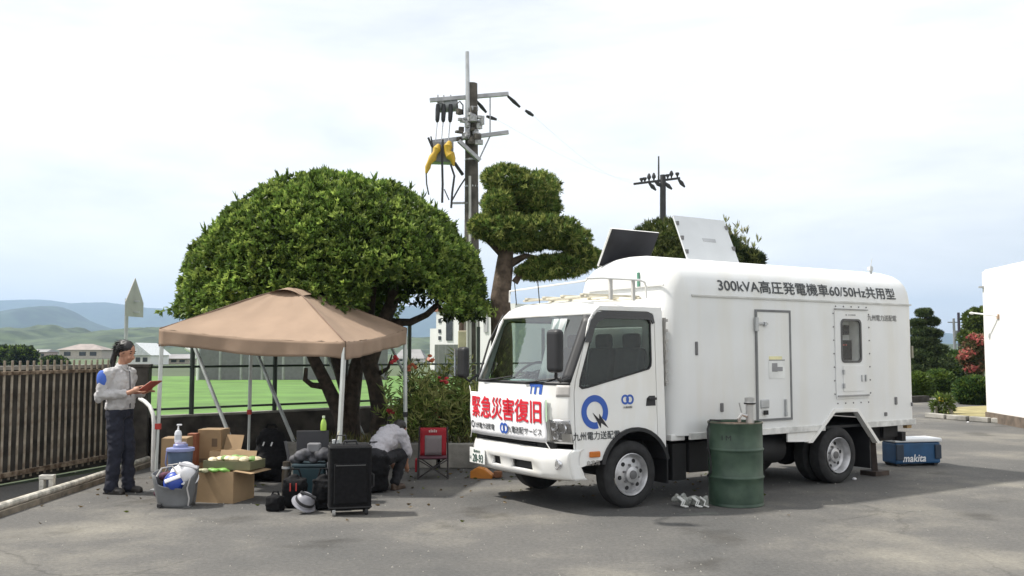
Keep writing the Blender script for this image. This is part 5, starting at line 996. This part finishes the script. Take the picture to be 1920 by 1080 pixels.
tl_ = cbox('cardboard_box', 'tall brown cardboard carton behind the blue drink cooler', (-3.74, 11.75, 0), R(-6), (.30, .28, .66))
MB().box((-.06, -.143, .28), (.12, .003, .05)).obj('printed_mark', mat('box print', (.16, .11, .07), .8), tl_); MB().box((.07, -.143, .50), (.07, .003, .10)).obj('printed_mark', mat('box print', (.16, .11, .07), .8), tl_)
cbox('cardboard_box', 'half-open small cardboard box right of the tall carton', (-3.50, 11.45, 0), R(-20), (.26, .26, .42), True)
cbox('cardboard_box', 'low cardboard box supporting the blue drink cooler', (-3.68, 10.40, 0), R(3), (.34, .3, .27))
O = V(-3.68, 10.40, .274); t = thing('drink_cooler', 'round blue-grey drink cooler with flat lid on a cardboard box', 'drink cooler', tuple(O))
MB().lathe([(0, 0), (.115, 0), (.12, .02), (.135, .24), (.138, .25), (0, .25)], 28, cap=False).obj('tub', mat('cooler blue grey', (.085, .125, .20), .5, var=.08), t, True, ang=40); MB().lathe([(.150, .251), (.153, .265), (.148, .285), (.08, .292), (.078, .32), (.07, .328), (0, .328)], 28, cap=False).obj('lid', mat('cooler lid blue', (.22, .25, .45), .4), t, True, ang=40); MB().tube([V(-.15, 0, .24), V(-.155, -.02, .12), V(-.14, 0, .05)], .010, 6).obj('handle', MATS['cooler lid blue'], t, True)
MB().lathe([(.06, .329), (.06, .345), (0, .345)], 20, cap=False).obj('lid_knob', mat('lilac plastic', (.5, .45, .6), .4), t, True)
t = thing('pump_bottle', 'white pump bottle standing on the blue drink cooler', 'bottle', tuple(O+V(-.03, 0, .346))); MB().lathe([(0, 0), (.036, 0), (.038, .01), (.038, .10), (.03, .125), (.012, .135), (.012, .15), (0, .15)], 18, cap=False).obj('body', mat('clear white', (.68, .70, .74), .3), t, True); MB().tube([V(0, 0, .15), V(0, 0, .185)], .009, 8).obj('stem', whh, t); MB().box((.012, 0, .192), (.055, .024, .016)).obj('nozzle', whh, t, bevel=.004); MB().lathe([(.039, .03), (.039, .085)], 18).obj('sticker', mat('bottle print', (.5, .52, .55), .5), t, True)
t = thing('snack_box', 'small reddish brown box left of the tall carton', 'box', (-3.93, 11.55, 0)); MB().box((0, 0, .31), (.11, .12, .62)).obj('carton', mat('reddish card', (.30, .11, .06), .7, var=.15), t, bevel=.005)
# centre pile
O = V(-2.22, 10.35, 0)
t = thing('teal_crate', 'teal plastic cooler crate under the pile of grey gear', 'crate', tuple(O), R(4)); MB().box((0, 0, .19), (.34, .3, .36)).obj('tub', mat('teal plastic', (.008, .034, .045), .5, var=.2), t, bevel=.02); MB().box((0, 0, .385), (.37, .33, .03)).obj('lid', mat('dark teal lid', (.02, .04, .05), .5), t, bevel=.008)
t = thing('gear_pile', 'crumpled grey gear bag on the teal crate', 'bag', tuple(O+V(0, 0, .40))); q = MB(); [q.ball((random.uniform(-.17, .2), random.uniform(-.1, .1), random.uniform(.03, .12)), (random.uniform(.05, .1), .07, random.uniform(.03, .06)), 8, 6, Matrix.Rotation(random.random(), 3, 'Y')) for _ in range(14)]; organic('bag_body', q, mat('grey gear cloth', (.07, .07, .078), .8, var=.6, scale=14), t, .014, 2); MB().box((.04, -.03, .17), (.14, .1, .1)).obj('meter_case', mat('meter grey', (.20, .20, .21), .5), t, bevel=.015)
t = thing('dark_board', 'dark flat panel standing behind the grey gear bag', 'board', (-2.26, 10.62, 0), R(3)); MB().box((0, 0, .38), (.36, .03, .70)).obj('panel', mat('charcoal board', (.035, .035, .04), .6), t, bevel=.006)
t = thing('tea_bottle', 'green plastic tea bottle on the dark panel edge', 'bottle', (-2.14, 10.62, .732)); MB().lathe([(0, 0), (.032, 0), (.034, .01), (.034, .07), (.025, .11), (.013, .13), (.013, .14), (0, .14)], 16, cap=False).obj('body', mat('tea green', (.36, .55, .10), .25), t, True); MB().lathe([(0, .14), (.016, .14), (.016, .165), (0, .165)], 14, cap=False).obj('cap', mat('pale cap', (.6, .7, .5), .4), t, True)
t = thing('thermos', 'brown flask standing left of the teal crate', 'flask', (-2.47, 10.28, 0)); MB().lathe([(0, 0), (.045, 0), (.05, .02), (.05, .30), (.042, .34), (.042, .42), (0, .43)], 18, cap=False).obj('body', mat('brown metal', (.06, .05, .038), .4, .4), t, True); MB().lathe([(.052, .345), (.052, .37)], 18).obj('band', steel, t, True)
t = thing('cup', 'small grey cup with a pale straw right of the gear bag', 'cup', (-1.98, 10.5, 0)); MB().lathe([(0, 0), (.05, 0), (.05, .60), (0, .60)], 14, cap=False).obj('holder_pole', black, t, True); MB().lathe([(0, .60), (.035, .60), (.04, .64), (0, .64)], 14, cap=False).obj('bowl', mat('pale grey', (.5, .5, .5)), t, True); MB().tube([V(.02, 0, .63), V(.03, 0, .72), V(.05, 0, .735)], .008, 6).obj('straw', mat('straw cream', (.6, .58, .45), .5), t)
def softbag(name, lab, loc, rz, d, m, cat='bag'):
    t = thing(name, lab, cat, loc, rz); q = MB(); q.box((0, 0, d[2]*.45), (d[0]*.85, d[1]*.85, d[2]*.8)); q.ball((0, 0, d[2]*.5), (d[0]*.52, d[1]*.52, d[2]*.5), 12, 8); organic('bag_body', q, m, t, .012, 3, .045)
    MB().tube([V(-d[0]*.25, 0, d[2]*.92), V(-d[0]*.15, 0, d[2]*1.15), V(d[0]*.15, 0, d[2]*1.15), V(d[0]*.25, 0, d[2]*.92)], .010, 6).obj('handle', m, t, True); return t
t = softbag('tool_bag', 'black tool bag with red zip tags in front of the teal crate', (-2.28, 9.86, 0), R(5), (.26, .22, .34), nyl)
for x in (-.03, .03): MB().box((x, -.115, .22), (.012, .012, .08)).obj('red_tag', mat('red tag', (.5, .05, .04), .6), t)
softbag('tool_bag', 'small black pouch at the left foot of the tool bag pile', (-2.42, 9.62, 0), R(-12), (.16, .16, .17), nyl)
softbag('tool_bag', 'black upright bag squeezed beside the suitcase', (-1.95, 9.72, 0), R(0), (.22, .2, .36), nyl)
softbag('tool_bag', 'dark grey kit bag behind the suitcase shoulder', (-1.86, 10.2, 0), R(0), (.3, .26, .62), mat('charcoal nylon', (.03, .03, .034), .8, var=.2))
helmet('helmet', 'white and black helmet leaning on the black tool bag', (-2.10, 9.50, .10), (R(28), R(24), .3), .86, mat('helmet dull shaded white', (.24, .24, .265), .45, var=.15), black)  # dull white shell, darkened further in the colour for the shadow on it
softbag('duffel_bag', 'black duffel bag on the ground beside the crouching worker', (-1.60, 10.9, 0), R(20), (.34, .3, .50), nyl)
t = thing('gear_case', 'dark blue case partly hidden behind the crouching worker', 'case', (-1.72, 11.25, 0), R(-8)); MB().box((0, 0, .2), (.36, .26, .40)).obj('shell', mat('navy case', (.014, .018, .03), .6), t, bevel=.02); [MB().box((.0+.12*k, -.14, .27-.12*k), (.02, .012, .035)).obj('clasp', whh, t) for k in range(2)]
# ------------------------------------------------------------------ people
skin = mat('skin', (.42, .215, .14), .55, var=.08, scale=20); hairm = mat('black hair', (.012, .010, .010), .5, var=.3, scale=60); jak = mat('pale grey jacket', (.46, .45, .45), .85, var=.06, scale=8, bump=.35, bscale=14); navy = mat('navy trousers', (.012, .014, .026), .85, var=.25, scale=14, bump=.4, bscale=16); shoe = mat('dark shoes', (.03, .027, .025), .6)
pr_ = thing('person', 'standing worker in pale grey jacket with blue shoulder patch reading a tablet', 'person', tuple(V(*G(220, 924), 0)), R(-16))
Mt = Matrix.Rotation(R(17), 3, 'Y'); hc = V(.015, 0, 1.49)
def hp(x, y, z): return hc+Mt @ (V(x, y, z)-hc)
q = MB()
q.ball(hp(.03, 0, 1.645), (.098, .077, .103), 16, 12, Mt); q.ball(hp(.068, 0, 1.575), (.062, .056, .068), 14, 10, Mt); q.ball(hp(.085, 0, 1.54), (.035, .035, .03), 10, 8); q.cap(hp(.122, 0, 1.625), hp(.142, 0, 1.592), .010, .016); q.ball(hp(.112, .034, 1.585), (.022, .022, .025)); q.ball(hp(.112, -.034, 1.585), (.022, .022, .025))
q.cap((-.005, 0, 1.38), hp(.02, 0, 1.56), .058, .056); q.ball(hp(.02, .078, 1.61), (.022, .012, .034), 8, 6); q.ball(hp(.02, -.078, 1.61), (.022, .012, .034), 8, 6); q.ball(hp(.118, 0, 1.552), (.014, .026, .010), 8, 6)
for sg in (-1, 1):          # forearm stubs, hands with five fingers round the tablet
    wx = V(.225, sg*.135, 1.155); pm_ = V(.305, sg*.115, 1.185); q.cap((.10, sg*.17, 1.135), wx, .036, .028); q.cap(wx, pm_, .028, .033); q.cap(pm_+V(-.01, 0, .016), pm_+V(.02, 0, .012), .026, .024)
    for k in range(4):
        b0 = pm_+V(.005+.020*k, sg*.012, -.018); b1 = b0+V(.022, -sg*.03, -.006); b2 = b1+V(.012, -sg*(.034-.004*k), .012); q.cap(b0, b1, .0105, .0095, 8); q.cap(b1, b2, .0095, .0085, 8)
    q.cap(pm_+V(-.02, -sg*.01, .03), pm_+V(.02, -sg*.045, .042), .012, .010, 8); q.cap(pm_+V(.02, -sg*.045, .042), pm_+V(.05, -sg*.055, .05), .010, .009, 8)
organic('body', q, skin, pr_, .0065, 3)
for sg in (-1, 1): MB().ball(hp(.115, sg*.033, 1.638), (.010, .014, .006), 8, 6).obj('eye', mat('eye dark', (.02, .015, .012), .3), pr_); MB().ball(hp(.116, sg*.034, 1.662), (.008, .020, .005), 8, 6).obj('eyebrow', hairm, pr_)
q = MB(); q.ball(hp(.008, 0, 1.672), (.105, .088, .092), 16, 12, Mt); q.ball(hp(-.035, 0, 1.635), (.07, .083, .095), 14, 10); q.cap(hp(-.09, 0, 1.63), hp(-.115, 0, 1.60), .03, .035); q.cap(hp(-.115, 0, 1.60), V(-.12, 0, 1.50), .035, .034); q.cap(V(-.12, 0, 1.50), V(-.115, 0, 1.38), .032, .014); organic('hair', q, hairm, pr_, .008, 3, .02)
hs, hn = ellshell(420, (0, 0, 0), (.112, .094, .10), .06, -.3, .05, 4); hs = np.array([hp(.004+a, b, 1.668+c) for a, b, c in hs if a < .075 or c > .05]); leaves('hair_strand', hs, np.stack([-.9+.2*rng.normal(size=len(hs)), .25*rng.normal(size=len(hs)), -.35+.3*rng.normal(size=len(hs))], 1), .07, .006, np.full((len(hs), 3), .012), leafm, pr_)['kind'] = 'stuff'
q = MB(); q.ball((-.01, 0, 1.235), (.138, .195, .215), 18, 12); q.ball((.015, 0, 1.07), (.140, .182, .15), 18, 10); q.ball((-.005, 0, 1.0), (.146, .185, .085), 18, 10); q.cap((-.015, -.15, 1.385), (-.015, .15, 1.385), .062, .062); q.cap((-.01, 0, 1.40), (.015, 0, 1.455), .075, .062)
for sg in (-1, 1): q.cap((-.02, sg*.195, 1.365), (-.075, sg*.245, 1.12), .078, .062); q.cap((-.075, sg*.245, 1.12), (.17, sg*.155, 1.145), .064, .046); q.ball((-.085, sg*.245, 1.09), (.055, .05, .06))
organic('jacket', q, jak, pr_, .009, 3, .045)
q = MB(); q.ball((-.045, -.262, 1.315), (.066, .036, .10), 14, 10); organic('shoulder_patch', q, mat('patch blue', (.06, .14, .52), .8, var=.08), pr_, .007, 3)
MB().tube([V(.128, -.01, 1.40), V(.142, -.01, 1.25), V(.150, -.01, 1.1), V(.148, -.01, .97)], .006, 6).obj('zip', mat('zip dark', (.08, .08, .09), .5), pr_)
MB().tube([V(.045, -.05, 1.45), V(.085, -.03, 1.42), V(.10, 0, 1.395), V(.085, .03, 1.42), V(.045, .05, 1.45)], .014, 8).obj('collar', jak, pr_, True)
q = MB(); q.ball((0, 0, .93), (.128, .168, .115), 16, 10)
for sg, fx_ in ((-1, -.02), (1, .07)): q.cap((0, sg*.080, .90), (.03+fx_*.5, sg*.078, .50), .102, .082); q.cap((.03+fx_*.5, sg*.078, .50), (fx_, sg*.085, .11), .082, .074); q.cap((fx_, sg*.085, .14), (fx_+.005, sg*.085, .075), .078, .078)
organic('trousers', q, navy, pr_, .010, 3, .04)
for sg, fx_ in ((-1, -.02), (1, .07)): q = MB(); q.ball((fx_+.01, sg*.095, .055), (.085, .05, .055), 12, 8); q.ball((fx_+.11, sg*.098, .038), (.085, .048, .038), 12, 8); q.box((fx_+.055, sg*.097, .012), (.25, .08, .024)); organic('shoe', q, shoe, pr_, .009, 3)
# tablet
tp = V(*pr_.location)+Matrix.Rotation(R(-16), 3, 'Z') @ V(.375, 0, 1.215)
tb_ = thing('tablet', 'tablet in a reddish cover held in both hands of the standing worker', 'tablet', tuple(tp), R(-16)); Mtb = Matrix.Rotation(R(-32), 3, 'Y')
MB().box((0, 0, 0), (.27, .20, .012), M=Mtb).obj('cover', mat('red brown cover', (.36, .07, .045), .6), tb_, bevel=.004); MB().box(Mtb @ V(.0, 0, .0085), (.25, .18, .005), M=Mtb).obj('screen', mat('pale sheet', (.72, .70, .60), .5), tb_)
# crouching worker
p2_ = thing('person', 'crouching worker in white shirt and dark trousers bent over by the tent leg', 'person', tuple(V(*G(720, 918), 0)), R(60)); p2_.scale = (.9, .9, .88)
q = MB(); Mh = Matrix.Rotation(R(75), 3, 'Y'); q.ball((.34, 0, .79), (.10, .078, .10), 14, 10); q.ball((.36, 0, .73), (.06, .055, .065)); q.cap((.41, 0, .755), (.425, 0, .735), .012, .014); q.cap((.20, 0, .77), (.30, 0, .78), .055, .055)
for sg in (-1, 1):
    q.cap((.22, sg*.21, .52), (.30, sg*.13, .34), .040, .030); q.cap((.30, sg*.13, .34), (.34, sg*.11, .27), .030, .034)
    for k in range(4): q.cap((.335+.006*k, sg*(.09+.016*k), .26), (.355, sg*(.085+.014*k), .20+.008*abs(k-1.5)), .010, .009, 8)
    q.cap((.33, sg*.085, .30), (.37, sg*.05, .255), .012, .010, 8)
organic('body', q, skin, p2_, .008, 3)
q = MB(); q.ball((.325, 0, .825), (.108, .088, .09), 14, 10); q.ball((.285, 0, .80), (.07, .083, .085)); organic('hair', q, hairm, p2_, .01, 3)
for sg in (-1, 1): MB().ball((.425, sg*.03, .775), (.006, .012, .008), 8, 6).obj('eye', MATS['eye dark'], p2_)
q = MB(); q.cap((-.13, 0, .54), (.12, 0, .72), .155, .15); q.cap((.16, -.13, .73), (.16, .13, .73), .085, .085); q.ball((-.02, 0, .62), (.2, .17, .14), 14, 10)
for sg in (-1, 1): q.cap((.16, sg*.18, .71), (.22, sg*.22, .50), .075, .060); q.cap((.22, sg*.22, .52), (.25, sg*.19, .45), .060, .050)
organic('shirt', q, mat('white work shirt', (.42, .41, .44), .85, var=.05, bump=.3, bscale=14), p2_, .010, 3, .045)
q = MB(); q.ball((-.2, 0, .45), (.16, .18, .15), 14, 10)
for sg in (-1, 1): q.cap((-.18, sg*.10, .42), (.20, sg*.16, .47), .105, .078); q.cap((.20, sg*.16, .46), (.06, sg*.14, .11), .080, .062)
organic('trousers', q, mat('black trousers', (.012, .012, .015), .85, var=.2), p2_, .011, 3, .04)
for sg in (-1, 1): q = MB(); q.ball((.06, sg*.14, .055), (.08, .05, .055), 12, 8); q.ball((.17, sg*.145, .038), (.085, .048, .038), 12, 8); q.box((.11, sg*.143, .012), (.25, .08, .024)); organic('shoe', q, mat('brown shoes', (.07, .045, .03), .6), p2_, .009, 3)
n_ = 260; fx2 = np.stack([rng.uniform(-5, 3, n_), rng.uniform(8.6, 13.0, n_), np.full(n_, .012)], 1); fx2[:, 1] = 13.0-np.abs(rng.normal(0, 1.6, n_)).clip(0, 5.5)
tag(leaves('fallen_leaves', fx2, np.stack([rng.normal(size=n_), rng.normal(size=n_), .05*rng.normal(size=n_)], 1), .06, .028, leafcols(n_, (.13, .09, .04), (.10, .12, .03), .3), leafm, None), 'small dry leaves scattered on the asphalt', 'leaves', kind='stuff')
q = MB()
for k in range(1500):
    x, y = random.uniform(-7, 10), 4.5+random.random()**1.3*9; r_ = random.uniform(.003, .010); q.add([(x-r_, y-r_, 0), (x+r_, y-r_*.6, 0), (x+.2*r_, y+r_, 0), (x, y, r_*1.3)], [(0, 1, 3), (1, 2, 3), (2, 0, 3)])
tag(q.obj('grit', mat('pale grit', (.27, .26, .23), .9, var=.4, scale=9)), 'loose pale grit scattered over the asphalt', 'grit', kind='stuff')
# small litter
for k, (u, v, lab) in enumerate(((1602, 900, 'tiny white pebble near the rear wheel'), (1815, 793, 'small pale stone by the lawn edging'))):
    O = V(*G(u, v), 0); t = thing('pebble', lab, 'stone', tuple(O)); MB().ball((0, 0, .015), (.03, .022, .018), 8, 6).obj('stone', whh, t, True)
# ------------------------------------------------------------------ haze
hm = bpy.data.materials.new('haze air'); hm.use_nodes = True; n = hm.node_tree.nodes; n.clear(); o = n.new('ShaderNodeOutputMaterial'); pv = n.new('ShaderNodeVolumePrincipled')
pv.inputs['Color'].default_value = (.50, .70, .97, 1); pv.inputs['Density'].default_value = 1.9e-4; pv.inputs['Anisotropy'].default_value = .2; hm.node_tree.links.new(pv.outputs[0], o.inputs['Volume'])
hb = MB().box((0, 3500, 202), (13900, 7400, 410)).obj('haze', hm); hb['kind'] = 'stuff'; hb['label'] = 'pale blue summer haze in the air'
